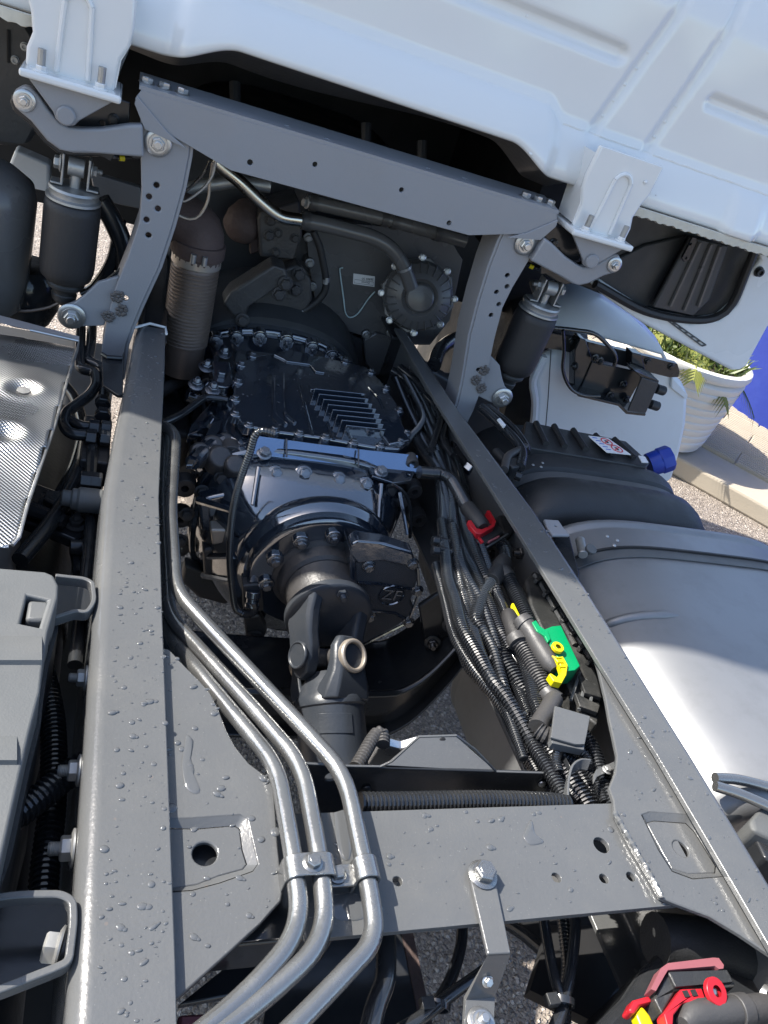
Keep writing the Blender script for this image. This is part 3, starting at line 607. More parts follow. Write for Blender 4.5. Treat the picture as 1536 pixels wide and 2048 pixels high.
# ================================================================== CAB SUSPENSION
YB = 1.445
bm_ = thing('suspension_beam', 'grey folded crossbeam with a row of holes under the cab', 'beam', (0, YB, .38))
bp = [V((-.40, YB, .402)), V((-.392, YB, .417)), V((.392, YB, .417)), V((.40, YB, .402)), V((.385, YB, .372)), V((.345, YB, .365)), V((.232, YB, .334)), V((-.232, YB, .334)), V((-.345, YB, .365)), V((-.385, YB, .372))]
bh = [(at(500, 325, Y=YB), .005), (at(630, 329, Y=YB), .0046), (at(803, 380, Y=YB), .0046), (at(898, 446, Y=YB), .0046)]
fb_ = MB().plate(bp, (0, .006, 0), bh).build('face', 'bracket_paint', bm_, .002)
MB().tube(ats([(898, 446), (898.3, 446.3)], Y=YB+.002), .0045, 8).build('hole_plug', 'zinc_dull', bm_)
MB().plate([V((-.396, YB+.001, .417)), V((.396, YB+.001, .417)), V((.396, YB+.085, .422)), V((-.396, YB+.085, .422))], (0, 0, .006), [(V((x, YB+.03+dy, .417)), .006) for x, dy in ((-.15, 0), (-.08, -.01), (.12, 0), (.2, .01))]).build('top_flange', 'bracket_paint', bm_, .003, seg=3)
for s_ in (-1, 1):
    for k in range(3): bolt((s_*(.385-.028*k), YB+.03, .4235), (0, 0, 1), .0095, bm_, 'hex', 'zinc')
    MB().plate([V((s_*.398, YB-.004, .408)), V((s_*.40, YB-.004, .395)), V((s_*.38, YB-.004, .362)), V((s_*.31, YB-.004, .35)), V((s_*.345, YB-.004, .368))], (0, .004, 0)).build('end_gusset', 'bracket_paint', bm_, .001)
postL = ats([(281, 240), (281, 300), (283, 390), (279, 442), (256, 512), (232, 572), (214, 640), (204, 690), (200, 760), (243, 760), (252, 690), (264, 655), (282, 612), (318, 534), (345, 452), (366, 375), (378, 312), (381, 284), (360, 262)], Y=YB+.008)
pholes = [(313, 371), (298, 394), (316, 418), (293, 440), (297, 471), (251, 597)]
def bolt2(p, s_, d, r, par, *a):
    p = V(p); d = V(d); return bolt(V((p.x*-s_ if False else p.x*(1 if s_ == 1 else -1), p.y, p.z)), V((d.x*(1 if s_ == 1 else -1), d.y, d.z)), r, par, *a)
for s_ in (1, -1):
    F = (lambda l: [V(p) for p in l]) if s_ == 1 else mir
    side = 'left' if s_ == 1 else 'right'; near = 'the black round reservoir' if s_ == 1 else 'the white mudguard'
    ps = thing('cab_support_post', f'grey holed steel post holding the crossbeam end towards {near}', 'support post', F([V((-.37, YB, 0))])[0], 'cab support posts')
    MB().plate(F(postL), (0, .007, 0), [(F([at(*h, Y=YB+.008)])[0], .0052) for h in pholes]).build('face', 'bracket_paint', ps, .002)
    for ed in (postL[:9], postL[9:19]):
        e = F(ed); m = MB(); R = [[p+V((0, .002, 0)), p+V((.006*(1 if ed[0].x < -.34 else -1)*s_, .002, 0)), p+V((.006*(1 if ed[0].x < -.34 else -1)*s_, .075, 0)), p+V((0, .075, 0))] for p in e]; m.rings(R).build('side_flange', 'bracket_paint', ps, .001)
    ear = ats([(238, 553), (196, 565), (170, 590), (150, 605), (128, 612), (119, 628), (124, 645), (142, 654), (208, 652), (232, 590)], Y=YB+.016)
    MB().plate(F(ear), (0, .01, 0)).build('lower_ear', 'bracket_paint', ps, .002)
    bk = ats([(243, 536), (200, 570), (168, 600), (190, 600), (240, 560)], Y=YB+.05); MB().plate(F(bk), (0, .01, 0)).build('rear_ear', 'matt_black', ps)
    bolt2(at(316, 286, Y=YB+.006), s_, (0, -1, 0), .0115, ps, 'washer', 'zinc'); bolt2(at(143, 632, Y=YB+.014), s_, (0, -1, 0), .013, ps, 'washer', 'zinc')
    for q in ((236, 593), (243, 621), (217, 633)):
        c = F([at(*q, Y=YB+.006)])[0]; m = MB()
        for k in range(14): a = k*.45; m.dome(c+V((math.cos(a)*.008+random.uniform(-.002, .002), 0, math.sin(a)*.008+random.uniform(-.002, .002))), (0, -1, 0), .0045, .0035, .002, a, 7)
        m.dome(c, (0, -1, 0), .004, .004, .002); m.build('weld_spot', 'weld', ps)
    # curved link arm
    la = thing('cab_link_arm', f'curved grey link arm beside the {side} support post', 'link arm', F([V((-.48, YB, .3))])[0], 'cab link arms')
    arm = [(48, 172), (62, 176), (76, 190), (98, 222), (120, 247), (138, 256), (160, 258), (200, 258), (258, 250), (285, 250), (288, 315), (246, 312), (200, 308), (150, 307), (118, 300), (94, 282), (62, 243), (30, 216), (24, 198), (28, 182)]
    MB().plate(F(ats(arm, Y=YB-.012)), (0, .02, 0)).build('arm', 'bracket_paint', la, .004, seg=3)
    arm2 = [(x-4, y+6) for x, y in arm]; MB().plate(F(ats(arm2, Y=YB+.045)), (0, .016, 0)).build('rear_arm', 'gloss_black', la, .003)
    bolt2(at(49, 201, Y=YB-.013), s_, (0, -1, 0), .0085, la, 'washer', 'zinc')
    # triangular hanger under the cab mount
    hg = thing('pivot_hanger', f'grey triangular pivot hanger under the {side} white cab mount', 'hanger', F([V((-.49, YB, .39))])[0], 'pivot hangers')
    MB().plate(F([V((-.556, YB-.022, .394)), V((-.43, YB-.022, .394)), V((-.477, YB-.022, .352)), V((-.484, YB-.022, .342)), V((-.498, YB-.022, .338)), V((-.511, YB-.022, .344)), V((-.516, YB-.022, .354))]), (0, .009, 0)).build('front_plate', 'bracket_paint', hg, .002)
    pn = F([V((-.497, YB-.022, .354))])[0]; MB().lathe([(.014, 0), (.0145, .004), (.012, .006), (.002, .0062)], pn, (0, -1, 0), 18).build('pin_head', 'bracket_paint', hg)
    MB().plate(F([V((-.55, YB+.03, .394)), V((-.405, YB+.03, .388)), V((-.402, YB+.03, .33)), V((-.44, YB+.03, .325)), V((-.50, YB+.03, .335))]), (0, .006, 0), [(F([V((-.445, YB+.03, .345))])[0], .004)]).build('rear_plate', 'gloss_black', hg, .002)
    bolt2((-.428, YB+.029, .356), s_, (0, -1, 0), .007, hg, 'hex', 'gloss_black')
    bolt2((-.435, YB+.03, .31), s_, (0, -1, 0), .005, hg, 'hex', 'zinc_dull')
    MB().plate(F([V((-.47, YB+.02, .316)), V((-.415, YB+.02, .316)), V((-.425, YB+.02, .292)), V((-.445, YB+.02, .298)), V((-.468, YB+.02, .303))]), (0, .008, 0)).build('lower_plate', 'gloss_black', hg, .001)
    # air spring
    c = F([V((-.4775, 1.50, 0))])[0]
    asn = thing('air_spring', f'black rubber cab air spring with zinc cap, {"left, beside the reservoir" if s_ == 1 else "right, in front of the white mudguard"}', 'air spring', c+V((0, 0, .03)), 'cab air springs')
    MB().lathe([(.012, .226), (.041, .225), (.043, .221), (.041, .216), (.041, .211), (.0455, .208), (.046, .204), (.04, .202)], c, (0, 0, 1), 30).build('top_cap', 'zinc_dull', asn, 0, 30)
    MB().lathe([(.040, .204), (.0462, .198), (.0475, .185), (.0475, .12), (.0478, .088), (.0468, .075), (.044, .064), (.036, .056), (.03, .054)], c, (0, 0, 1), 34).build('rubber_sleeve', 'rubber', asn, 0, 60)
    MB().lathe([(.03, .056), (.0335, .05), (.033, .045), (.024, .038), (.0215, .034), (.021, .03), (.0225, .028), (.021, .018), (.016, .012), (.006, .004)], c, (0, 0, 1), 26).build('piston', 'plastic_black', asn, 0, 30)
    for dx in (-.021, .021):
        m = MB(); m.box(c+V((dx, -.002, .254)), (.004, .028, .05)); m.box(c+V((dx*1.38, -.002, .229)), (.02, .028, .004)); m.build('clevis', 'zinc_dull', asn, .0012)
    MB().lathe([(.004, -.013), (.0155, -.013), (.0155, .013), (.004, .013)], c+V((0, -.004, .26)), (1, 0, 0), 20).build('eye_bush', 'zinc_dull', asn, .001)
    MB().tube([c+V((0, -.002, .222)), c+V((0, -.002, .25))], .009, 14).build('stem', 'zinc_dull', asn)
    bolt(c+V((.024*-1 if s_ == 1 else .024, -.004, .261)), (-s_, 0, 0), .011, asn, 'hex', 'zinc_dull'); bolt(c+V((.024*s_, -.004, .261)), (s_, 0, 0), .009, asn, 'nut', 'zinc_dull')
    MB().tube(F(catmull([V((-.44, YB+.04, .30)), V((-.42, YB+.035, .296)), V((-.39, YB+.05, .30)), V((-.36, YB+.07, .305))], .008)), .004, 7).build('air_line', 'conduit', asn)
    MB().tube(F([V((-.412, YB+.036, .2965)), V((-.404, YB+.039, .2972))]), .0046, 8).build('yellow_ring', 'yellow_plastic', asn)
# ================================================================== GEARBOX
gb = thing('gearbox', 'glossy black wet gearbox casting between the frame rails', 'gearbox', (0, 1.3, -.42))
GC = V((.0, 0, -.215))
def sup(cx, cz, a, bt, bb, y, n=40, e=2.6):
    r = []
    for j in range(n):
        t = 2*math.pi*j/n; c, s_ = math.cos(t), math.sin(t)
        r.append(V((cx+a*math.copysign(abs(c)**(2/e), c), y, cz+(bt if s_ > 0 else bb)*math.copysign(abs(s_)**(2/e), s_))))
    return r
# bell housing
MB().rings([sup(.0, -.2, a, t, .22, y, 48, 2.2) for y, a, t in ((1.95, .235, .215), (1.80, .235, .2), (1.735, .228, .172), (1.73, .225, .168))]).build('bell_housing', 'engine_black', gb, 0, 40)
MB().rings([sup(.0, -.2, a, t, .22, y, 56, 2.2) for y, a, t in ((1.74, .232, .147), (1.735, .236, .151), (1.705, .236, .151), (1.70, .232, .147))]).build('flange_ring', 'gear_black', gb, .002)
MB().rings([sup(.0, -.2, a, t, .2, y, 48, 2.3) for y, a, t in ((1.70, .222, .138), (1.66, .214, .133), (1.61, .19, .13))]).build('clutch_housing', 'gear_black', gb, 0, 40)
for k in range(11):
    a = math.radians(20+k*14); c, s_ = math.cos(a), math.sin(a); p = V((.229*math.copysign(abs(c)**(2/2.2), c), 1.70, -.2+.145*abs(s_)**(2/2.2)))
    MB().lathe([(.018, 0), (.017, .022), (.01, .024)], p+V((0, .002, -.006)), (0, -1, 0), 14).build('boss', 'gear_black', gb, .001); bolt(p+V((0, -.022, -.006)), (0, -1, 0), .0085, gb, 'nut', 'gear_black')
for a0, a1 in ((50, 66), (80, 94), (108, 122)):
    pts = []
    for i in range(10):
        a = math.radians(a0+(a1-a0)*i/9); c, s_ = math.cos(a), math.sin(a); pts.append(V((.225*math.copysign(abs(c)**.91, c), 1.698, -.2+.141*abs(s_)**.91)))
    MB().tube(pts, .0035, 6).build('cast_rib', 'gear_black', gb)
# main body
MB().rings([sup(.0, -.22, a, t, .22, y, 44, 3.4) for y, a, t in ((1.62, .19, .15), (1.5, .2, .155), (1.30, .205, .158), (1.235, .2, .15), (1.23, .19, .14))]).build('main_case', 'gear_black', gb, 0, 35)
# shift cover on top
TZ = -.052
tc_ = ats([(470, 752), (480, 728), (505, 712), (560, 705), (640, 712), (735, 735), (760, 758), (795, 808), (806, 850), (824, 880), (800, 898), (745, 893), (640, 874), (545, 862), (488, 850), (466, 822)], Z=TZ)
tcv = MB().plate(tc_, (0, 0, -.022)).build('shift_cover', 'gear_black', gb, .004, seg=3)
for q in ((482, 730), (476, 765), (470, 800), (470, 830), (497, 852), (548, 862), (598, 868), (650, 876), (706, 886), (760, 892), (800, 885), (812, 868), (798, 822), (772, 778), (742, 745), (690, 724), (505, 712)):
    p = at(*q, Z=TZ); MB().lathe([(.011, -.014), (.0108, .003), (.008, .004)], p, (0, 0, 1), 12).build('boss', 'gear_black', tcv, .001); bolt(p+V((0, 0, .003)), (0, 0, 1), .0062, tcv, 'hex', 'gear_black')
for i in range(8):      # cooling fins
    a = at(625+i*9, 790+i*10.5, Z=TZ+.004); b = at(725+i*7.5-max(0, i-4)*4, 800+i*10.2, Z=TZ+.004)
    d = (b-a); nn = V((-d.y, d.x, 0)).normalized()*.0022; m = MB()
    m.rings([[p+nn*1.5+V((0, 0, -.006)), p+nn*.7+V((0, 0, .016)), p-nn*.7+V((0, 0, .016)), p-nn*1.5+V((0, 0, -.006))] for p in (a, b)]); m.build('cooling_fin', 'gear_black', tcv, .0008)
for pts in ([(548, 752), (548, 780), (548, 800), (552, 830), (572, 850)], [(566, 748), (566, 800), (570, 828), (590, 846)]):
    MB().tube(catmull(ats(pts, Z=TZ+.001), .006), .004, 8).build('cast_rib', 'gear_black', tcv)
for pts in ([(600, 770), (612, 820), (625, 870)], [(655, 845), (668, 878)], [(690, 850), (705, 884)], [(738, 775), (760, 800), (775, 842)]):
    MB().tube(catmull(ats(pts, Z=TZ+.001), .008), .0032, 8).build('cast_rib', 'gear_black', tcv)
MB().plate(ats([(618, 765), (650, 762), (668, 772), (718, 788), (716, 795), (640, 782), (622, 778)], Z=TZ+.004), (0, 0, -.006)).build('raised_pad', 'gear_black', tcv, .002)
MB().plate(ats([(735, 812), (795, 820), (806, 850), (820, 880), (780, 888), (750, 850)], Z=TZ+.006), (0, 0, -.008)).build('raised_pad', 'gear_black', tcv, .003)
MB().plate(ats([(545, 750), (566, 750), (566, 845), (560, 850), (546, 836)], Z=TZ+.0045), (0, 0, -.006), [(at(556, 772, Z=TZ+.004), .004), (at(556, 806, Z=TZ+.004), .004)]).build('raised_pad', 'gear_black', tcv, .0015)
drops([V((p.x, p.y, 0)) for p in tc_], TZ+.0004, 120, .0006, .0028, 'water_drops', tcv, 21)
MB().plate(ats([(548, 708), (575, 700), (615, 706), (635, 722), (650, 745), (632, 742), (620, 728), (575, 722), (565, 716)], Z=TZ+.004), (0, 0, -.005)).build('cast_lip', 'gear_black', tcv, .0015)
# flat carrier plate across the back of the cover
pz = -.063
far = ats([(508, 870), (640, 888), (740, 900), (836, 910)], Z=pz+.006); near = []
for (x_, y_), f_ in zip(((506, 908), (640, 926), (740, 938), (838, 946)), far): near.append(at(x_, y_, Y=f_.y-.026))
R = [[f_, n_, n_+V((0, .004, -.006)), f_+V((0, .004, -.006))] for f_, n_ in zip(far, near)]
cpl = MB().rings(R).build('carrier_plate', 'dark_plated', gb, .0012)
cp = far+near[::-1]
for q in ((528, 907), (762, 944)): bolt(at(*q, Z=pz-.016), (0, -.4, 1), .0105, cpl, 'hex', 'gear_black')
MB().plate(ats([(738, 932), (830, 942), (822, 962), (786, 965), (745, 952)], Z=pz-.018), (0, 0, -.006), [(at(818, 950, Z=pz-.018), .003)]).build('tab', 'gear_black', cpl, .001)
for q in ((573, 890), (717, 910)): MB().tube([at(q[0], q[1]-12, Z=pz+.009), at(q[0], q[1]+24, Z=pz-.012)], .002, 5).build('cable_tie', 'conduit', cpl)
# rear case: shell falling from the plate to the output ring
MB().rings([sup(cx, -.22, a, t, .2, y, 56, e) for y, cx, a, t, e in ((1.236, .0, .198, .140, 3.0), (1.20, .0, .196, .138, 3.0), (1.165, .0, .178, .128, 2.9), (1.13, .0, .158, .112, 2.7), (1.105, .005, .145, .096, 2.4), (1.10, .005, .135, .088, 2.2))]).build('rear_case', 'gear_black', gb, 0, 50)
MB().rings([sup(.0, -.22, a, t, .21, y, 56, 3.0) for y, a, t in ((1.245, .205, .148), (1.24, .21, .152), (1.222, .21, .152), (1.216, .206, .148))]).build('joint_flange', 'gear_black', gb, .002)
oc = V((.018, 0, -.235))
def axy(y): return V((oc.x, y, oc.z))
MB().lathe([(.148, 0), (.15, .006), (.148, .02), (.141, .026), (.138, .034)], axy(1.115), (0, -1, 0), 56).build('output_ring', 'gear_black', gb, 0, 40)
MB().lathe([(.132, 0), (.132, .018), (.126, .022), (.12, .022)], axy(1.085), (0, -1, 0), 50).build('inner_ring', 'gear_black', gb, 0, 40)
MB().lathe([(.125, 0), (.12, .004), (.118, .006), (.09, .008), (.088, .02), (.08, .024), (.076, .045), (.07, .05)], axy(1.08), (0, -1, 0), 50).build('bearing_cover', 'cast_black', gb, 0, 35)
for k in range(7):
    a = math.radians(-15+k*35); c = axy(1.072)+V((math.cos(a)*.098, 0, math.sin(a)*.098))
    MB().lathe([(.016, 0), (.0155, .016), (.012, .018)], c, (0, -1, 0), 14).build('boss', 'gear_black', gb, .001); bolt(c+V((0, -.017, 0)), (0, -1, 0), .0088, gb, 'hex', 'gear_black')
# bolts and bosses along the top of the rear case
for q in ((548, 950), (604, 950), (672, 962), (726, 972)):
    p = at(*q, Y=1.19); MB().lathe([(.020, -.02), (.019, .012), (.0155, .015), (.006, .0155)], p, (0, -.75, .66), 16).build('boss', 'gear_black', gb, .001)
    bolt(p+V((0, -.75, .66))*.015, (0, -.75, .66), .0105, gb, 'hex', 'gear_black')
for p0, p1 in (((517, 935), (505, 1010)), ((762, 968), (757, 1045)), ((800, 985), (815, 1070))):
    MB().tube([at(*p0, Y=1.175), at(*p1, Y=1.115)], [.0045, .0035], 8).build('cast_rib', 'gear_black', gb)
MB().lathe([(.0, 0), (.02, 0), (.021, .005), (.013, .006), (.013, -.004)], at(650, 1034, Y=1.085), (0, -.6, .8), 20).build('lifting_eye', 'gear_black', gb, .001)
m = MB(); m.tube(catmull([V((oc.x+math.cos(a)*.142, 1.097, oc.z+math.sin(a)*.142)) for a in [math.radians(35+i*8) for i in range(15)]], .01), .0038, 7); m.build('cast_rib', 'gear_black', gb)
# left mounting ears with bolt holes
for q, r in (((462, 912), .021), (((412, 935)), .021), ((370, 978), .02), ((362, 1040), .02), ((360, 1100), .018), ((376, 1155), .022)):
    p = at(*q, Y=1.232); MB().lathe([(.0075, 0), (r, 0), (r+.002, .012), (r+.002, .026), (.0075, .026), (.0075, 0)], p, (0, 1, 0), 20, cap=False).build('ear', 'cast_black', gb, .001)
for q, r in (((830, 985), .016), ((838, 1042), .017), ((826, 930), .012)):
    p = at(*q, Y=1.232); MB().lathe([(.007, 0), (r, 0), (r+.002, .012), (r+.002, .026), (.007, .026), (.007, 0)], p, (0, 1, 0), 20, cap=False).build('ear', 'cast_black', gb, .001)
for q in ((443, 955), (404, 983), (374, 1028), (360, 1080), (408, 1078), (780, 980), (806, 1002), (520, 1140), (545, 1175), (690, 1160)):
    p = at(*q, Y=1.2 if q[1] < 1100 else 1.09); bolt(p, (0, -1, .15), .0105, gb, 'hex', 'cast_black')
# ribs fanning out on the left flank
for p0, p1 in (((470, 985), (540, 1085)), ((398, 1000), (462, 1020)), ((404, 1112), (470, 1112)), ((408, 1150), (460, 1160))):
    MB().tube([at(*p0, Y=1.17), at(*p1, Y=1.10)], [.008, .006], 8).build('cast_rib', 'gear_black', gb)
MB().plate(ats([(396, 1000), (470, 985), (510, 1060), (470, 1075), (400, 1060)], Y=1.165), (0, .03, 0)).build('flank_panel', 'gear_black', gb, .006, seg=3)
MB().plate(ats([(405, 1100), (465, 1090), (470, 1150), (408, 1152)], Y=1.15), (0, .04, 0)).build('flank_panel', 'cast_black', gb, .006, seg=3)
MB().plate(ats([(420, 1060), (455, 1060), (452, 1085), (425, 1092)], Y=1.13), (0, .03, 0)).build('flank_panel', 'bearing_steel', gb, .004)
MB().plate(ats([(370, 1130), (420, 1150), (470, 1200), (452, 1210), (395, 1195), (362, 1165)], Y=1.19), (0, .03, 0)).build('lower_lug', 'cast_black', gb, .006, seg=3)
MB().plate(ats([(487, 1235), (520, 1230), (535, 1262), (528, 1280), (508, 1287), (492, 1275)], Y=1.07), (0, .03, 0)).build('drain_lug', 'cast_black', gb, .005); bolt(at(509, 1272, Y=1.068), (0, -1, 0), .012, gb, 'hex', 'cast_black')
# speed sensor and its pocket
spk = at(508, 1195, Y=1.06)
MB().plate(ats([(485, 1172), (524, 1168), (528, 1222), (488, 1228)], Y=1.058), (0, .03, 0)).build('sensor_pocket', 'cast_black', gb, .003)
MB().lathe([(.014, 0), (.014, .012), (.0115, .013), (.0115, .022), (.0135, .023), (.0135, .03), (.004, .031)], at(507, 1182, Y=1.05), (.05, -.45, -.9), 16).build('sensor_plug', 'gear_black', gb, .001)
MB().tube(catmull([at(507, 1205, Y=1.035), at(508, 1220, Y=1.03), at(498, 1227, Y=1.03), at(482, 1226, Y=1.035)], .004), .0085, 10).build('sensor_elbow', 'gloss_black', gb)
# square cover with the maker's mark on the right of the output
sq = ats([(712, 1122), (765, 1118), (828, 1132), (838, 1152), (822, 1200), (830, 1222), (800, 1248), (724, 1290), (712, 1282)], Y=1.0)
cvb = MB().plate(sq, (0, .06, 0)).build('side_cover', 'grille_black', gb, .004, seg=3)
MB().plate(ats([(703, 1090), (715, 1082), (770, 1088), (826, 1106), (832, 1128), (828, 1136), (765, 1122), (714, 1128), (700, 1110)], Y=.995), (0, .03, 0)).build('cover_roof', 'gear_black', cvb, .004, seg=3)
MB().plate(ats([(700, 1100), (713, 1120), (713, 1285), (704, 1288)], Y=.997), (0, .06, 0)).build('cover_wall', 'gear_black', cvb, .003)
for pts in ([(715, 1165), (760, 1168), (830, 1180)], [(735, 1222), (790, 1226), (815, 1240)], [(726, 1290), (815, 1245)], [(835, 1135), (838, 1185), (818, 1240)]):
    MB().tube(ats(pts, Y=.998), .003, 6).build('cover_rib', 'gear_black', cvb)
for q in ((737, 1132), (824, 1126), (834, 1180), (816, 1243), (738, 1232)): bolt(at(*q, Y=.998), (0, -1, 0), .0092, cvb, 'hex', 'gear_black')
ec = at(783, 1190, Y=.997); nrm = V((0, -1, 0))
m = MB(); m.lathe([(.0225, 0), (.0238, .0022), (.0252, 0)], ec, nrm, 28, cap=False); m.build('emblem_ring', 'gear_black', cvb)
def text(body, p, right, up, size, mat_, parent, ext=.0005, name='lettering', align='CENTER'):
    cu = bpy.data.curves.new(name, 'FONT'); cu.body = body; cu.size = size; cu.extrude = ext; cu.align_x = align; cu.align_y = 'CENTER'; cu.materials.append(M[mat_])
    o = bpy.data.objects.new(name, cu); col.objects.link(o); x = V(right).normalized(); y = V(up).normalized(); z = x.cross(y)
    me = bpy.data.meshes.new_from_object(o); bpy.data.objects.remove(o); o = bpy.data.objects.new(name, me); col.objects.link(o)
    o.matrix_basis = Matrix.Translation(V(p)) @ Matrix((x, y, z)).transposed().to_4x4()
    if parent: adopt(o, parent)
    return o
text('ZF', ec+V((0, -.0008, 0)), (1, 0, 0), (0, 0, 1), .034, 'gear_black', cvb, .0012)
# small cast bosses, webs and plugs that crowd the flanks
rg_ = random.Random(4)
for k in range(26):
    a_ = math.radians(195-rg_.random()*75) if k % 2 else math.radians(-15+rg_.random()*60); yy = rg_.uniform(1.25, 1.58); c_, s_ = math.cos(a_), math.sin(a_)
    p = V((.205*math.copysign(abs(c_)**.6, c_), yy, -.22+.158*abs(s_)**.6)); nn = V((c_, 0, abs(s_)+.15)).normalized()
    if k % 3 == 0: MB().lathe([(.017, -.01), (.016, .012), (.011, .015), (.004, .015)], p, nn, 14).build('boss', 'gear_black', gb, .001)
    elif k % 3 == 1: MB().tube([p, p+V((c_*.01, rg_.uniform(-.09, .09), .01))], [.007, .005], 8).build('cast_rib', 'gear_black', gb)
    else: bolt(p, nn, .0095, gb, 'hex', 'cast_black')
for x_, y_ in ((495, 985), (540, 1010), (700, 1000), (735, 1030)): MB().tube([at(x_, y_, Y=1.16), at(x_+(640-x_)*.25, y_+55, Y=1.108)], [.011, .005], 10).build('cast_rib', 'gear_black', gb)
for x_, y_ in ((548, 950), (604, 950), (672, 962), (726, 972)): p = at(x_, y_, Y=1.19); MB().tube([p+V((0, -.004, -.006)), p+V((0, -.055, -.035))], [.017, .009], 12).build('boss_web', 'gear_black', gb)
drops([V((-.15, 1.11, 0)), V((.12, 1.11, 0)), V((.12, 1.2, 0)), V((-.15, 1.2, 0))], -.0885, 1, .0006, .001, 'water_drops', gb, 33)
# oil line beside the case
MB().tube(catmull(ats([(785, 968), (812, 990), (822, 1030), (820, 1075)], Y=1.13), .01), .0035, 8).build('vent_line', 'conduit', gb)
sw = MB().corr(ats([(548, 868), (524, 862), (510, 872), (500, 905), (484, 950), (470, 1000), (462, 1050), (459, 1110), (463, 1170), (470, 1215), (484, 1227)], Y=1.03), .0062, .0045, .2, 9).build('sensor_conduit', 'conduit', None, 0, 60); tag(sw, 'thin corrugated sensor conduit running down the left of the gearbox', 'conduit')
# ================================================================== PROPSHAFT
J = at(654, 1318, X=.018); J.x = .018
dr = thing('propeller_shaft', 'dark grey propeller shaft with universal joint behind the gearbox', 'propeller shaft', J)
fy = axy(.992)
MB().lathe([(.07, 0), (.071, .012), (.068, .016), (.066, .06), (.062, .075)], fy+V((0, .055, 0)), (0, -1, 0), 40).build('flange_neck', 'cast_black', dr, 0, 40)
MB().lathe([(.074, 0), (.078, .004), (.078, .016), (.07, .022), (.03, .024)], fy+V((0, -.018, 0)), (0, -1, 0), 40).build('flange', 'shaft_grey', dr, .001)
sdir = (at(668, 1520, X=.03)-J).normalized(); sx = V((1, 0, 0)); su = sx.cross(sdir).normalized(); su = su if su.z > 0 else -su
ph = math.radians(22); su, sx = su*math.cos(ph)+sx*math.sin(ph), sx*math.cos(ph)-su*math.sin(ph)
for s_ in (-1, 1):
    e = J+sx*s_*.047; m = MB()
    f0 = fy+V((sx.x*s_*.05, -.036, sx.z*s_*.05)); d = (e-f0)
    R = []
    for t, wx, wz in ((-.05, .016, .046), (.3, .015, .036), (.7, .015, .031), (1.0, .015, .031), (1.25, .014, .024), (1.42, .012, .012)):
        c = f0+d*t+sx*(s_*.004*math.sin(t*3)); R.append([c+sx*wx*a+sx.cross(V((0, 1, 0))).normalized()*wz*b for a, b in ((-1, -.7), (-1, .7), (-.6, 1), (.6, 1), (1, .7), (1, -.7), (.6, -1), (-.6, -1))])
    m.rings(R).build('yoke_ear', 'shaft_grey', dr, .005, seg=3)
    MB().lathe([(.024, 0), (.024, .004), (.021, .006), (.0195, .003), (.002, .003)], e+sx*s_*.016, sx*s_, 24).build('bearing_cap', 'shaft_grey', dr, .001)
MB().tube([J-su*.05, J+su*.05], .017, 18).build('cross', 'cast_black', dr); MB().tube([J-sx*.05, J+sx*.05], .017, 18).build('cross', 'cast_black', dr)
tb = J+sdir*.068
for s_ in (1, -1):
    m = MB(); R = []
    for t, ww, hh, off in ((-.032, .016, .008, .05), (-.014, .03, .011, .052), (.012, .034, .013, .052), (.03, .037, .016, .049), (.05, .045, .022, .042), (.075, .05, .026, .032)):
        c = J+sdir*t+su*off*s_; R.append([c+sx*ww*a+su*hh*b*s_ for a, b in ((-1, -.8), (-1, .4), (-.7, 1), (.7, 1), (1, .4), (1, -.8))])
    m.rings(R).build('yoke_ear', 'shaft_grey', dr, .006, seg=3)
    MB().lathe([(.019, 0), (.0275, 0), (.029, .004), (.029, .012), (.0265, .0145), (.0225, .0145), (.0215, .012), (.0215, .004), (.019, .003)], J+su*s_*.058+sdir*.004, su*s_, 32, cap=False).build('bearing_ring', 'bearing_steel', dr, .0008)
    MB().lathe([(.0215, 0), (.021, .003), (.01, .0036), (.002, .0037)], J+su*s_*.062+sdir*.004, su*s_, 28).build('bearing_cap', 'shaft_grey', dr)
MB().lathe([(.03, -.045), (.045, -.028), (.054, -.008), (.0605, .0), (.061, .012), (.058, .015), (.058, .5)], tb, sdir, 40).build('tube', 'shaft_grey', dr, 0, 40)
p_ = tb+sdir*.06+su*.0525; m = MB(); R = []
for k in range(9):
    a = math.radians(-62+k*7); R.append([tb+sdir*h+(su*math.cos(a)+sx*math.sin(a))*r for h, r in ((.03, .0575), (.03, .0598), (.062, .0598), (.062, .0575))])
m.rings(R).build('balance_plate', 'shaft_grey', dr, .0006)
bolt(fy+V((.005, -.036, .06)), (0, -1, .1), .0105, dr, 'nut', 'shaft_grey')

# ================================================================== ENGINE END
en = thing('engine', 'dark engine end behind the gearbox under the cab', 'engine', (0, 2.1, -.4))
MB().rings([sup(.03, .0, a, .34, .4, y, 40, 4) for y, a in ((1.93, .30), (1.95, .32), (2.9, .34), (2.95, .33))]).build('block', 'engine_black', en, 0, 40)
YE = 1.84
MB().box((.0, 2.25, -.42), (.62, 1.1, .3)).build('oil_sump', 'engine_black', en, .03)
MB().box((-.235, 1.72, -.3), (.09, .4, .1)).build('mount_casting', 'cast_black', en, .015)
MB().tube([V((-.3, 1.55, -.2)), V((-.22, 1.62, -.17)), V((-.2, 1.75, -.12))], .016, 12).build('oil_pipe', 'cast_black', en)
pl = ats([(612, 462), (640, 442), (760, 452), (900, 478), (925, 520), (900, 640), (860, 690), (800, 690), (760, 668), (726, 672), (690, 660), (650, 645), (632, 610), (620, 540)], Y=YE)
cvr = MB().plate(pl, (0, .03, 0)).build('timing_cover', 'cover_black', en, .006, seg=3)
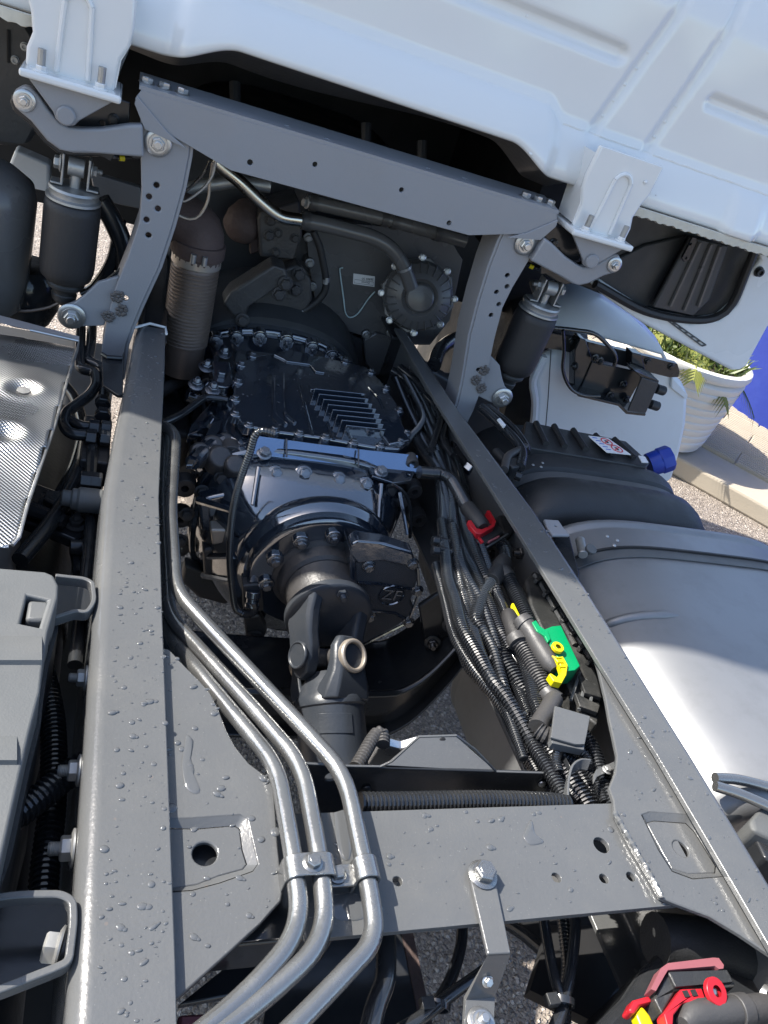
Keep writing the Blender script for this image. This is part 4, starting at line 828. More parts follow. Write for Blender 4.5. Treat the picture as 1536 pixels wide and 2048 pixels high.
hsg = ats([(600, 455), (618, 450), (630, 520), (640, 610), (690, 665), (730, 680), (800, 700), (900, 760), (1000, 760), (1000, 900), (420, 900), (420, 690), (470, 620), (540, 560), (590, 500)], Y=YE+.025)
MB().plate(hsg, (0, .05, 0)).build('flywheel_housing', 'engine_black', en, .008, seg=3)
for q in ((616, 474), (619, 525), (624, 572), (632, 618), (650, 657), (686, 677), (732, 668), (780, 664)):
    p = at(*q, Y=YE-.004); MB().lathe([(.013, -.03), (.012, .003), (.009, .004)], p, (0, -1, 0), 12).build('boss', 'cast_black', cvr); bolt(p+V((0, -.004, 0)), (0, -1, 0), .0082, cvr, 'hex', 'zinc_dull')
    for a in (-.4, .1, .6): MB().tube([p+V((.006, .006, 0)), p+V((.032*math.cos(a), .008, .032*math.sin(a)))], [.0022, .001], 5).build('cast_rib', 'cast_black', cvr)
# sticker and wire on the cover
lb = thing('paper_label', 'small white printed label stuck on the dark engine cover', 'label', at(728, 560, Y=YE-.002))
q = ats([(707, 547), (750, 553), (749, 574), (706, 568)], Y=YE-.0022); MB().plate(q, (0, .001, 0)).build('paper', 'label_white', lb)
rt = (q[1]-q[0]).normalized(); up = (q[0]-q[3]).normalized()
text('26905 5008 91', q[0].lerp(q[2], .5)+up*.004+V((0, -.0004, 0)), -rt, -up, .0078, 'ink_black', lb, .0001); text('Domestic', q[0].lerp(q[2], .5)-up*.005+V((0, -.0004, 0)), -rt, -up, .0072, 'ink_black', lb, .0001)
m = MB(); bxp = [q[3].lerp(q[2], .06)+up*.0035, q[3].lerp(q[2], .94)+up*.0035, q[3].lerp(q[2], .94)+up*.0125, q[3].lerp(q[2], .06)+up*.0125]; bxp = [p+V((0, -.0004, 0)) for p in bxp]; m.tube(bxp+[bxp[0]], .0004, 4); m.build('print_box', 'ink_black', lb)
wi = MB().tube(catmull(ats([(686, 536), (680, 537), (681, 552), (687, 595), (691, 625), (700, 635), (716, 627), (735, 600), (750, 583)], Y=YE-.006), .006), .0019, 6).build('loose_wire', 'wire_white', None, 0, 60); tag(wi, 'thin pale wire looped in a V on the dark engine cover', 'wire')
# round ribbed separator cover
rc = at(836, 592, Y=1.76); rcv = thing('round_cover', 'round black ribbed cover with bolted rim on the engine', 'cover', rc)
RX, RY, RZ = V((.97, -.22, .1)).normalized(), None, V((-.2, -1, .22)).normalized()
octa = []; x_, y_, z_ = basis(RZ)
for k in range(24):
    a = 2*math.pi*k/24; rr = .087 if k % 3 else .094; octa.append(rc+x_*math.cos(a)*rr+y_*math.sin(a)*rr)
MB().plate(octa, RZ*-.02).build('rim', 'cover_black', rcv, .003)
MB().lathe([(.085, -.03), (.085, .0), (.078, .014), (.06, .026), (.045, .03), (.04, .026), (.036, .024), (.034, .034), (.03, .037), (.012, .039), (.003, .039)], rc, RZ, 44).build('dome', 'cover_black', rcv, 0, 28)
for k in range(24):
    a = 2*math.pi*k/24; u = x_*math.cos(a)+y_*math.sin(a); MB().tube([rc+u*.084+RZ*.004, rc+u*.077+RZ*.016, rc+u*.058+RZ*.028], [.0022, .0022, .0016], 6).build('rib', 'cover_black', rcv)
for k in range(8):
    a = 2*math.pi*k/8+.2; u = x_*math.cos(a)+y_*math.sin(a); bolt(rc+u*.0905+RZ*.001, RZ, .0068, rcv, 'hex', 'zinc')
MB().tube([rc+RZ*.026-y_*.034*0+V((0, 0, -.03)), rc+RZ*.022+V((0, 0, -.052))], .011, 12).build('drain_lug', 'cover_black', rcv)
lc = ats([(728, 680), (752, 666), (800, 678), (806, 710), (790, 738), (752, 752), (732, 728)], Y=YE-.012); o = MB().plate(lc, (0, .04, 0)).build('access_cover', 'cover_black', en, .004)
bolt(at(798, 686, Y=YE-.013), (0, -1, 0), .006, en, 'hex', 'cast_black')
# cast lifting bracket with bolts on the left of the bell housing
br = thing('engine_bracket', 'dark cast engine bracket with large bolts left of the flat cover', 'bracket', at(520, 600, Y=1.75))
MB().plate(ats([(446, 608), (462, 585), (548, 530), (572, 538), (578, 560), (500, 612), (490, 640), (476, 642), (462, 628)], Y=1.72), (0, .06, 0)).build('arm', 'cast_black', br, .006, seg=3)
MB().plate(ats([(540, 545), (598, 530), (622, 560), (625, 600), (600, 640), (560, 650), (510, 640), (500, 612)], Y=1.77), (0, .05, 0)).build('flange', 'cast_black', br, .006, seg=3)
MB().plate(ats([(515, 440), (520, 425), (600, 400), (605, 470), (590, 520), (520, 515)], Y=1.8), (0, .1, 0)).build('block', 'cast_black', br, .006)
for q, r in (((598, 548), .0125), ((571, 567), .0125), ((591, 578), .0125), ((558, 588), .012), ((485, 640), .012), ((541, 440), .01), ((538, 470), .01), ((552, 504), .008), ((590, 476), .008), ((556, 466), .008)): bolt(at(*q, Y=1.715 if q[1] > 520 and q[0] < 590 else 1.765 if q[1] > 520 else 1.798), (0, -1, .1), r, br, 'hex', 'cast_black')
# exhaust: rusty elbow, clamp, bellows
ex = thing('exhaust_pipe', 'rusty exhaust elbow with a ribbed metal bellows below it', 'exhaust pipe', at(375, 690, Y=1.62))
be = at(393, 520, Y=1.62); bt_ = at(368, 690, Y=1.62); ax = (bt_-be).normalized(); L = (bt_-be).length; pr = [(.044, 0)]
n = 22
for i in range(n): h = .012+i*(L-.02)/n; st_ = (L-.02)/n; pr += [(.046, h), (.049, h+st_*.3), (.049, h+st_*.6), (.0455, h+st_*.9)]
MB().lathe(pr+[(.046, L), (.046, L+.06)], be, ax, 34).build('bellows', 'bellows_metal', ex, 0, 45)
MB().lathe([(.0475, -.012), (.05, -.01), (.05, .006), (.0475, .008)], be, ax, 30).build('collar', 'bearing_steel', ex, .001)
MB().lathe([(.048, -.042), (.054, -.04), (.054, -.014), (.048, -.012)], be, ax, 30).build('clamp_band', 'rust', ex, .001)
for dx in (-.012, .01): MB().tube([be-ax*.03+V((dx, -.056, 0)), be-ax*.012+V((dx, -.056, 0))], .0055, 10).build('clamp_screw', 'zinc_dull', ex)
MB().tube(catmull([be-ax*.005, be-ax*.035, be-ax*.058+V((-.006, .005, .0)), be-ax*.07+V((-.03, .012, .0)), be-ax*.072+V((-.065, .02, .0)), be-ax*.07+V((-.11, .03, 0))], .012), .05, 24).build('elbow', 'rust', ex, 0, 60)
tb2 = thing('turbo_housing', 'rusty brown turbo housing high on the engine behind the elbow', 'turbo housing', at(490, 440, Y=1.85))
MB().lathe([(.01, -.05), (.03, -.045), (.042, -.02), (.045, .01), (.04, .035), (.025, .05), (.01, .052)], at(492, 440, Y=1.86), (-.4, -.6, -.4), 24).build('volute', 'rust', tb2, 0, 50); MB().plate(ats([(505, 430), (528, 425), (520, 505), (500, 510)], Y=1.84), (0, .03, 0)).build('outlet', 'rust', tb2, .004)
def hose(name, label, cat, pts, r, mat_='rubber', corr=False, pitch=.005, group=None, n=14, d=.16, parent=None):
    m = MB()
    if corr: m.corr(pts, r, pitch, d+.05, n)
    else: m.tube(catmull(pts, .008), r, n)
    o = m.build(name, mat_, parent, 0, 22 if corr else 60)
    if not parent: tag(o, label, cat, group)
    return o
def band(pts_c, d, r, w, parent, mat_='conduit', name='hose_clamp'):
    return MB().lathe([(r, -w/2), (r*1.12, -w/2), (r*1.12, w/2), (r, w/2)], pts_c, d, 18, cap=False).build(name, mat_, parent)
# coolant pipe and breather hoses
cpth = ats([(425, 318), (448, 338), (478, 362), (520, 402), (560, 432), (602, 440)], Y=1.66)
cpi = MB().tube(catmull(cpth, .008), .0135, 16).build('metal_pipe', 'bright_pipe', None, 0, 60); tag(cpi, 'bright metal pipe leading down to the black breather hose', 'pipe')
ho = thing('breather_hose', 'bent black rubber hose from the metal pipe to the round cover', 'hose', at(700, 470, Y=1.67))
hp = ats([(600, 440), (640, 447), (700, 462), (750, 477), (785, 500), (808, 535), (822, 575)], Y=1.68)
hose('sleeve', '', '', hp, .0165, 'cover_black', parent=ho); dd = (hp[1]-hp[0]).normalized(); band(hp[0]+dd*.012, dd, .0172, .016, ho, 'cast_black'); band(hp[5], (hp[6]-hp[5]).normalized(), .0168, .006, ho, 'zinc_dull')
h2 = thing('upper_hose', 'straight black hose running along under the crossbeam', 'hose', at(760, 420, Y=1.66))
hp = ats([(612, 402), (660, 412), (780, 440), (860, 462), (930, 482)], Y=1.7); hose('sleeve', '', '', hp, .0155, 'cover_black', parent=h2)
for i, t in ((0, .3), (1, .9), (2, .1), (3, .2)): dd = (hp[i+1]-hp[i]).normalized(); band(hp[i].lerp(hp[i+1], t), dd, .016, .014, h2, 'cast_black')
bolt(hp[0]+V((0, -.012, 0)), (-1, -.3, 0), .009, h2, 'hex', 'zinc_dull')
h3 = thing('injector_harness', 'braided black harness hose curving beside the bolted cover edge', 'hose', at(640, 560, Y=1.78))
hp = ats([(626, 462), (638, 490), (645, 520), (652, 560), (648, 585), (628, 608), (600, 625), (560, 640), (520, 650), (470, 656), (410, 655)], Y=1.775); hose('sleeve', '', '', hp, .0085, 'rubber', parent=h3)
for i in (3, 6, 8): dd = (hp[i+1]-hp[i]).normalized(); MB().tube([hp[i]-dd*.008, hp[i]+dd*.008], .0092, 10).build('tape_band', 'zinc_dull', h3)
MB().tube([hp[-2]-V((0, 0, 0)), hp[-2].lerp(hp[-1], .7)], .0115, 12).build('plug', 'cast_black', h3)
for i, pts in enumerate(([(432, 318), (425, 350), (405, 378), (370, 402), (352, 398)], [(426, 325), (420, 360), (416, 400), (400, 430), (380, 438), (350, 428)], [(420, 322), (405, 350), (380, 375), (350, 400)])):
    hose('thin_cable', ['thin grey cable sagging lowest behind the left post top', 'thin pale cable looping behind the left post', 'thin cable cutting straight across behind the left post'][i], 'cable', ats(pts, Y=1.52+.01*i), .0028, ['wire_white', 'bearing_steel', 'conduit'][i] if i != 0 else 'zinc_dull', group='thin cables behind the left post', n=6)
o = MB().tube(ats([(365, 382), (400, 372), (470, 362), (540, 372)], Y=1.72), .014, 14).build('cross_pipe', 'zinc_dull', None, 0, 60); tag(o, 'dull metal pipe running crosswise behind the crossbeam', 'pipe')
# ================================================================== LEFT OF THE FRAME
ar = thing('air_reservoir', 'large black rounded reservoir at the left edge', 'reservoir', at(0, 600, Y=1.5))
rc_ = at(-40, 480, Y=1.56); MB().lathe([(.01, -.145), (.06, -.14), (.082, -.11), (.088, -.05), (.088, .09), (.08, .12), (.05, .14), (.01, .145)], rc_, (.03, 0, 1), 36).build('shell', 'cover_black', ar, 0, 50)
rc2 = at(50, 585, Y=1.62); MB().lathe([(.01, -.06), (.05, -.055), (.065, -.02), (.065, .04), (.05, .06)], rc2, (0, 0, 1), 30).build('bowl', 'gloss_black', ar, 0, 50)
MB().tube(catmull(ats([(0, 616), (50, 622), (100, 614), (125, 600)], Y=1.55), .01), .003, 6).build('rim_wire', 'bellows_metal', ar)
for i, (lab, pts, r) in enumerate((('dark suspension tube slanting behind the left air spring', [(200, 400), (225, 440), (245, 490), (250, 540)], .019), ('dark tube below the left air spring leaning to the post', [(240, 440), (225, 520), (190, 575), (165, 590)], .012))):
    hose('dark_tube', lab, 'tube', ats(pts, Y=1.58), r, 'gloss_black')
# grey structural pieces glimpsed behind the left air spring
o = MB().plate(ats([(30, 300), (100, 330), (100, 385), (40, 372), (10, 350)], Y=1.9), (0, .05, 0)).build('chassis_plate', 'fender_white', None, .006); tag(o, 'pale grey plate glimpsed behind the left air spring', 'plate')
o = MB().plate(ats([(180, 345), (280, 375), (290, 420), (240, 410), (190, 395)], Y=1.85), (0, .02, 0)).build('chassis_plate', 'alu_tank', None, .004); tag(o, 'shiny grey plate behind the left post', 'plate')
# dimpled heat shield
hs = thing('heat_shield', 'dimpled shiny aluminium heat shield at the left edge', 'heat shield', at(60, 850, Z=.03))
def shz(p): return .03
sp = ats([(-260, 600), (-100, 622), (0, 648), (60, 660), (158, 682), (154, 700), (135, 760), (110, 850), (80, 935), (55, 1010), (38, 1075), (25, 1090), (-20, 1092), (-260, 1092)], Z=.03)
h0, h1 = at(48, 778, Z=.03), at(12, 872, Z=.03); xs_ = [p.x for p in sp]; ys_ = [p.y for p in sp]
m = MB(); NX, NY = 70, 110; gv = {}; vv = []; ff = []
for i in range(NX+1):
    for j in range(NY+1):
        p = V((min(xs_)+(max(xs_)-min(xs_))*i/NX, min(ys_)+(max(ys_)-min(ys_))*j/NY, .03))
        if not pip(p, sp): continue
        z = .03
        for hh in (h0, h1): dd = (V((p.x, p.y, .03))-hh).length; z -= .006*math.exp(-(dd/.016)**2)-.003*math.exp(-((dd-.026)/.012)**2)
        z += .004*math.sin(p.y*14)+.002*math.sin(p.y*37+p.x*20)-.02*sm(1.27, 1.34, p.y)
        gv[(i, j)] = len(vv); vv.append(V((p.x, p.y, z)))
for (i, j) in gv:
    q = [(i, j), (i+1, j), (i+1, j+1), (i, j+1)]
    if all(k in gv for k in q): ff.append(tuple(gv[k] for k in q))
m.add(vv, ff); o = m.build('sheet', 'heat_shield', hs, 0, 80); md = o.modifiers.new('sheet', 'SOLIDIFY'); md.thickness = .0015
for hh in (h0, h1): MB().lathe([(.004, 0), (.009, .001), (.0095, .003), (.004, .0035)], hh+V((0, 0, -.0045)), (0, 0, 1), 18).build('eyelet', 'zinc_dull', hs); 
m = MB(); e = [p for p in sp[3:12]]; m.tube(e, .0022, 6); m.build('rolled_edge', 'zinc', hs)
MB().rings([[at(-260, 596, Z=.0)+V((0, .05, -.02)), at(0, 636, Z=.02)+V((0, .01, 0)), at(158, 678, Z=.02)+V((0, .01, 0))], [at(-260, 600, Z=.03), at(0, 646, Z=.03), at(158, 684, Z=.028)]], False).build('front_flange', 'bracket_paint', hs)
sl = thing('silencer', 'large black round silencer body beneath the heat shield', 'silencer', (-.62, 1.0, -.3))
MB().tube([V((-.62, .62, -.14)), V((-.62, .64, -.14)), V((-.62, 1.3, -.14)), V((-.62, 1.32, -.14))], [.11, .135, .135, .11], 36).build('body', 'cover_black', sl, 0, 40)
at_ = thing('left_dark_fill', 'added black filler cylinder darkening the space left of the frame rail', 'dark filler', (-.5, .9, -.45))  # dark mass added to fill the left side with black
MB().tube([V((-.515, .1, -.3)), V((-.515, .14, -.3)), V((-.515, 1.5, -.3)), V((-.515, 1.54, -.3))], [.08, .105, .105, .08], 30).build('body', 'engine_black', at_, 0, 40)
for y in (.45, .95): MB().lathe([(.107, -.015), (.11, -.015), (.11, .015), (.107, .015)], V((-.515, y, -.3)), (0, 1, 0), 30, cap=False).build('strap', 'gloss_black', at_)
MB().plate([V((-.95, -.1, -.46)), V((-.385, -.1, -.46)), V((-.345, 2.3, -.46)), V((-.95, 2.3, -.46))], (0, 0, -.01)).build('carrier', 'matt_black', at_)  # black sheet added to darken the open ground left of the rail
# battery box with latch recess
bb = thing('battery_box', 'weathered grey plastic battery box lid with a latch slot', 'battery box', at(40, 1400, Z=-.2))
bz = .035
top = ats([(-300, 1118), (-40, 1132), (90, 1143), (107, 1150), (117, 1170), (116, 1195), (96, 1265), (86, 1330), (80, 1385), (58, 1470), (38, 1560), (20, 1640), (0, 1730), (-20, 1900), (-300, 1900)], Z=bz)
slot = ats([(54, 1190), (95, 1200), (78, 1255), (40, 1247)], Z=bz)
lid = MB().plate(top, (0, 0, -.05), [slot]).build('lid', 'plastic_grey', bb, .006, seg=4)
MB().plate(ats([(30, 1178), (110, 1190), (100, 1290), (20, 1280)], Z=bz-.035), (0, 0, -.01)).build('slot_floor', 'module_black', lid)
MB().box(at(74, 1240, Z=bz-.018), (.022, .03, .03)).build('latch', 'plastic_grey', lid, .004)
for y in (1290, 1490): MB().rings([[at(x, y+dy, Z=bz+dz) for dy, dz in ((-18, 0), (0, .004), (30, .0045), (40, .0))] for x in (-300, 0, 62-(y-1290)*.25, 84-(y-1290)*.25)], False).build('pressed_step', 'plastic_grey', lid, 0, 30)
MB().plate([p+V((.004 if i < 12 else 0, 0, -.052)) for i, p in enumerate(top)], (0, 0, -.3)).build('tray', 'plastic_black', bb)
# brackets looping from the rail to the box
lp1 = thing('frame_bracket', 'folded steel bracket on the rail beside the battery box top', 'bracket', at(150, 1190, Z=-.03))
MB().strip(fillet(ats([(110, 1158), (168, 1164), (184, 1172), (188, 1210), (172, 1232), (150, 1228), (108, 1242)], Z=-.008), .012), (0, 0, .007), .005).build('loop', 'frame_paint', lp1, .001)
MB().plate(ats([(110, 1160), (186, 1170), (186, 1215), (110, 1240)], Z=-.058), (0, 0, -.006)).build('web', 'gloss_black', lp1)  # black sheet stands in for the shade inside the grey loop
lp2 = thing('frame_bracket', 'folded steel bracket with a bolt at the bottom left corner', 'bracket', at(80, 1880, Z=-.02))
MB().strip(fillet(ats([(-60, 1812), (30, 1796), (120, 1795), (144, 1808), (146, 1850), (136, 1930), (110, 1942), (0, 1985), (-60, 2005)], Z=-.006), .014), (0, 0, .007), .0065).build('loop', 'frame_paint', lp2, .0012)
MB().plate(ats([(-60, 1815), (140, 1800), (140, 1930), (-60, 2000)], Z=-.055), (0, 0, -.006)).build('web', 'gloss_black', lp2)  # shaded inside of the grey bracket, put in as a black sheet
bolt(at(122, 1898, Z=-.02), (-1, .2, 0), .013, lp2, 'hex', 'zinc_dull')
# left corrugated conduits
hose('corrugated_conduit', 'thick black corrugated conduit upright between the battery box and left rail', 'conduit', ats([(82, 1330), (96, 1385), (106, 1450), (108, 1530), (104, 1620), (92, 1720), (85, 1800), (80, 1900)], Z=-.12), .0145, 'conduit', True, .0062, 'corrugated conduits', 14)
hose('corrugated_conduit', 'black corrugated conduit crossing in front of the upright one by the left rail', 'conduit', ats([(-60, 1650), (10, 1642), (60, 1610), (110, 1570), (150, 1540), (185, 1520)], Z=-.07), .0145, 'conduit', True, .0062, 'corrugated conduits', 14)
for lab, pts, r, z in (('black hose sloping under the dimpled heat shield', [(40, 1120), (90, 1060), (130, 1000), (165, 930)], .012, -.1), ('black hose along the left rail web above the battery box', [(170, 880), (160, 960), (150, 1060), (160, 1150)], .01, -.14), ('lower black hose beside the left rail web', [(185, 1010), (178, 1090), (172, 1150), (160, 1240), (150, 1330)], .009, -.1), ('black hose hanging behind the brake pipe fittings', [(120, 760), (150, 800), (165, 860), (150, 930), (120, 990)], .011, -.16)):
    hose('black_hose', lab, 'hose', ats(pts, Z=z), r, 'gloss_black', group='black hoses left of the rail', n=12)
# brake line manifold left of the rail
bl = thing('pipe_fittings', 'cluster of black brake pipes and union nuts on the left rail side', 'pipe fittings', at(190, 860, Z=-.1))
for pts, r in (([(162, 655), (160, 700), (160, 738), (190, 744), (193, 770), (180, 790), (132, 825), (126, 850), (140, 868), (185, 872)], .0095), ([(184, 655), (182, 690), (176, 722), (205, 735), (212, 760), (208, 790), (206, 815)], .0095), ([(140, 840), (160, 852), (190, 855)], .0085)):
    MB().tube(fillet(ats(pts, Z=-.06), .012), r, 12).build('tube', 'gloss_black', bl)
for q, d in (((188, 855), (1, 0, 0)), ((212, 857), (1, 0, 0)), ((182, 875), (1, 0, 0)), ((210, 877), (1, 0, 0)), ((206, 805), (0, 1, 0)), ((206, 830), (0, 1, 0)), ((172, 960), (1, 0, 0)), ((192, 962), (1, 0, 0))):
    c = at(*q, Z=-.058); MB().lathe([(.0125, -.0085), (.0138, -.007), (.0138, .007), (.0125, .0085)], c, d, 6).build('union_nut', 'gloss_black', bl, .001)
MB().box(at(190, 900, Z=-.1), (.045, .14, .05)).build('manifold', 'cast_black', bl, .004)
MB().tube(ats([(186, 880), (182, 960)], Z=-.07), .009, 10).build('tube', 'gloss_black', bl)
tb_ = thing('step_bracket', 'black bracket with a grey spacer bolted to the left rail', 'bracket', at(150, 1010, Z=-.1))
m = MB(); c0 = at(204, 1004, Z=-.07); m.lathe([(.018, 0), (.019, .003), (.019, .032), (.016, .036), (.016, .042), (.012, .044), (.012, .056), (.008, .057)], c0, (-1, 0, 0), 22); m.build('spacer', 'plastic_grey', tb_, .001)
MB().plate(ats([(60, 960), (140, 990), (200, 1000), (195, 1050), (150, 1080), (100, 1060), (45, 1040)], Z=-.12), (0, 0, -.02)).build('plate', 'gloss_black', tb_, .004)
MB().tube(ats([(40, 1010), (130, 1045)], Z=-.105), .012, 10).build('rod', 'gloss_black', tb_); MB().tube(ats([(140, 1095), (205, 1095)], Z=-.12), .012, 12).build('rod', 'gloss_black', tb_)
bolt(at(152, 1050, Z=-.118), (0, 0, 1), .011, tb_, 'nut', 'cast_black'); bolt(at(110, 1012, Z=-.112), (0, 0, 1), .018, tb_, 'hex', 'gloss_black')
pb = thing('rail_clip_plate', 'small upright black clip plate standing beside the left post foot', 'clip', at(228, 720, Z=0))
MB().plate(ats([(204, 708), (218, 712), (244, 712), (246, 706), (248, 702), (246, 790), (236, 790), (206, 770)], Z=-.02), (0, 0, -.006)).build('plate', 'gloss_black', pb, .001); MB().tube(ats([(204, 708), (214, 714), (244, 716)], Z=-.016), .004, 8).build('rolled_top', 'gloss_black', pb)
# air lines and plugs to the left of the gearbox
hose('air_line', 'black air line with elbow reaching the gearbox cover from the left rail', 'air line', ats([(322, 848), (360, 830), (395, 805), (412, 795), (440, 797), (455, 800)], Z=-.07), .007, 'conduit')
vb = thing('valve_block', 'small black valve block bolted on the left of the gearbox top', 'valve', at(440, 745, Z=-.08))
MB().plate(ats([(425, 720), (460, 722), (468, 765), (455, 775), (428, 770)], Z=-.06), (0, 0, -.04)).build('body', 'gear_black', vb, .004); MB().box(at(443, 748, Z=-.055), (.014, .014, .012)).build('pad', 'gear_black', vb, .002)
for q in ((448, 708), (412, 735), (392, 770), (425, 780)): bolt(at(*q, Z=-.07), (0, -.3, 1), .0105, vb, 'nut', 'gear_black')
for q in ((540, 682), (600, 685), (655, 706)): bolt(at(*q, Z=-.025), (0, -.5, 1), .011, vb, 'nut', 'gear_black') if False else None
sf = thing('selector_fork', 'curved black bracket arm standing left of the gearbox', 'bracket', at(400, 870, Z=-.12))
MB().plate(ats([(425, 845), (445, 838), (440, 860), (428, 880), (405, 905), (385, 930), (372, 930), (380, 905), (405, 880)], Z=-.09), (0, 0, -.01), [(at(388, 905, Z=-.09), .003)]).build('arm', 'gear_black', sf, .002); MB().plate(ats([(375, 870), (425, 850), (445, 800), (430, 795), (380, 850)], Z=-.11), (0, 0, -.02)).build('web', 'gear_black', sf, .003)
for x_, y_, r_ in ((400, 905, .02), (425, 892, .022), (450, 885, .02), (478, 905, .018), (440, 915, .024), (470, 930, .02)):
    p = at(x_, y_, Z=-.1); MB().lathe([(r_*1.1, -.03), (r_, .0), (r_*.8, .008), (r_*.3, .01)], p, (.1*math.sin(x_), -.6, .8), 16).build('cast_lump', 'cast_black', sf, .002)
MB().tube(catmull(ats([(385, 925), (410, 900), (450, 880), (490, 900)], Z=-.1), .01), .014, 10).build('cast_rib', 'gear_black', sf)

# ================================================================== RIGHT OF THE FRAME: TANKS
ft = thing('fuel_tank', 'brushed aluminium fuel tank alongside the right frame rail', 'fuel tank', (.78, .78, -.68))
def tsec(y, k=1., dz=0., n=72): return sup(.775, -.36, .355*k, .322*k+dz, .32*k, y, n, 4.2)
MB().rings([tsec(.46, .9), tsec(.465, .95), tsec(.48, .985), tsec(.5, 1.), tsec(1.055, 1.), tsec(1.065, .992), tsec(1.072, .992), tsec(1.078, 1.003), tsec(1.088, 1.003), tsec(1.094, .992), tsec(1.1, .96), tsec(1.105, .9)]).build('shell', 'alu_tank', ft, 0, 40)
bd = [V((p.x, .83-.14*(p.x-.5), p.z)) for p in tsec(.8, 1.004) if p.z > -.1 and .46 < p.x < .60]; bd.sort(key=lambda p: p.x)
MB().tube([p+V((0, .0, -.003)) for p in bd], [.002]+[.009]*(len(bd)-2)+[.002], 10).build('pressed_bead', 'alu_tank', ft, 0, 60)
ts_ = thing('tank_strap', 'grey steel strap with riveted end over the fuel tank', 'strap', (.5, .985, -.05))
arc = [p for p in tsec(.985, 1.006, n=120)]; arc = [p for p in arc if p.z > -.3]; arc.sort(key=lambda p: (math.atan2(p.z+.36, p.x-.775)), reverse=True)
MB().strip(arc, (0, .0125, 0), .003).build('band', 'plastic_grey', ts_, .0008); MB().strip([p+V((0, .0125, .003)) for p in arc], (0, .0022, 0), .006).build('band_edge', 'rubber', ts_)
la_ = min(arc, key=lambda p: (p-V((.47, .985, -.06))).length)
for q in ((1214, 1073), (1234, 1081), (1228, 1091)): bolt(at(*q, Z=-.036), (0, 0, 1), .0042, ts_, 'rivet', 'zinc')
MB().tube([at(1160, 1080, Z=-.05), at(1166, 1110, Z=-.05)], .009, 14).build('roller', 'zinc_dull', ts_, .001)
MB().lathe([(.003, 0), (.011, 0), (.011, .006), (.003, .006)], at(1180, 1100, Z=-.04), (0, -.3, 1), 16).build('eye', 'plastic_grey', ts_, .001)
tk = thing('tank_console', 'dark grey bracket plate beside the rail holding the tank strap', 'bracket', at(1120, 1080, Z=-.04))
MB().plate(ats([(1088, 1038), (1117, 1040), (1128, 1056), (1140, 1070), (1105, 1070), (1095, 1055)], Z=-.015), (0, 0, -.006), [(at(1112, 1052, Z=-.015), .003)]).build('top_plate', 'bracket_paint', tk, .002)
MB().plate(ats([(1105, 1070), (1140, 1070), (1150, 1110), (1160, 1145), (1160, 1190), (1130, 1140)], Z=-.04), (0, 0, -.3)).build('side_plate', 'gloss_black', tk, .003)
ad = thing('additive_tank', 'black moulded plastic tank with ribbed lid and blue cap', 'additive tank', (.7, 1.3, -.6))
def asec(y, k, t, n=60): return sup(.69, -.3, .262*k, t, .3, y, n, 4.5)
MB().rings([asec(y, k, t) for y, k, t in ((1.13, .93, .21), (1.14, .97, .235), (1.155, .99, .25), (1.19, 1., .262), (1.225, 1., .262), (1.245, .99, .25), (1.252, .97, .232), (1.275, .97, .232), (1.285, .98, .25), (1.31, .985, .258), (1.33, .985, .256), (1.345, .975, .235), (1.5, .96, .225), (1.51, .9, .18))]).build('body', 'plastic_black', ad, 0, 38)
lidp = ats([(1052, 842), (1128, 858), (1185, 868), (1252, 882), (1300, 925), (1292, 934), (1060, 895), (1046, 876)], Z=-.04)
ld = MB().plate(lidp, (0, 0, -.03)).build('ribbed_lid', 'plastic_black', ad, .006, seg=3)
for a, b in (((1072, 846), (1092, 888)), ((1108, 852), (1130, 893)), ((1146, 860), (1172, 899)), ((1190, 870), (1226, 908)), ((1228, 878), (1268, 916))):
    m = MB(); pa_, pb_ = at(*a, Z=-.035), at(*b, Z=-.035); m.tube([pa_, pb_], .0075, 8); m.build('rib', 'plastic_black', ld)
lq = ats([(1177, 871), (1216, 876), (1262, 909), (1214, 904)], Z=-.0215); MB().plate(lq, (0, 0, -.002)).build('warning_label', 'label_white', ld)
e1, e2 = (lq[1]-lq[0]).normalized(), (lq[3]-lq[0]).normalized(); e2 = (e2-e1*e2.dot(e1)).normalized()
for t, s_ in ((.3, .6), (.72, .66)):
    c = lq[0].lerp(lq[1], s_).lerp(lq[3].lerp(lq[2], s_), t)+V((0, 0, .0006)); MB().lathe([(.0125, 0), (.0125, .0005), (.0155, .0005), (.0155, 0)], c, (0, 0, 1), 24, cap=False).build('red_circle', 'ink_red', ld)
    MB().box(c+V((0, 0, .0003)), (.024, .0022, .0005), Matrix.Rotation(.7, 3, 'Z')).build('red_bar', 'ink_red', ld); MB().box(c+V((0, 0, .0001)), (.007, .012, .0003), Matrix.Rotation(.2, 3, 'Z')).build('pictogram', 'ink_black', ld)
for t in (.12, .3, .48, .66, .82):
    c = lq[0].lerp(lq[1], .2).lerp(lq[3].lerp(lq[2], .2), t)+V((0, 0, .0005)); MB().box(c, (.014, .0028, .0004), Matrix((e1, V((0, 0, 1)).cross(e1), V((0, 0, 1)))).transposed()).build('print_line', 'ink_blue', ld)
MB().plate(ats([(1277, 911), (1290, 913), (1297, 925), (1284, 924)], Z=-.028), (0, 0, -.002)).build('sticker', 'label_white', ld)
cc = at(1312, 925, Z=-.075); cx_ = (V((.82, -.05, .58))).normalized()
cpo = MB().lathe([(.03, -.02), (.031, 0), (.031, .012), (.02, .012)], cc, cx_, 26).build('filler_neck', 'blue_plastic', ad, .001)
MB().lathe([(.032, .008), (.034, .01), (.034, .034), (.031, .04), (.02, .042), (.002, .042)], cc, cx_, 8).build('filler_cap', 'blue_plastic', ad, .003, seg=3)
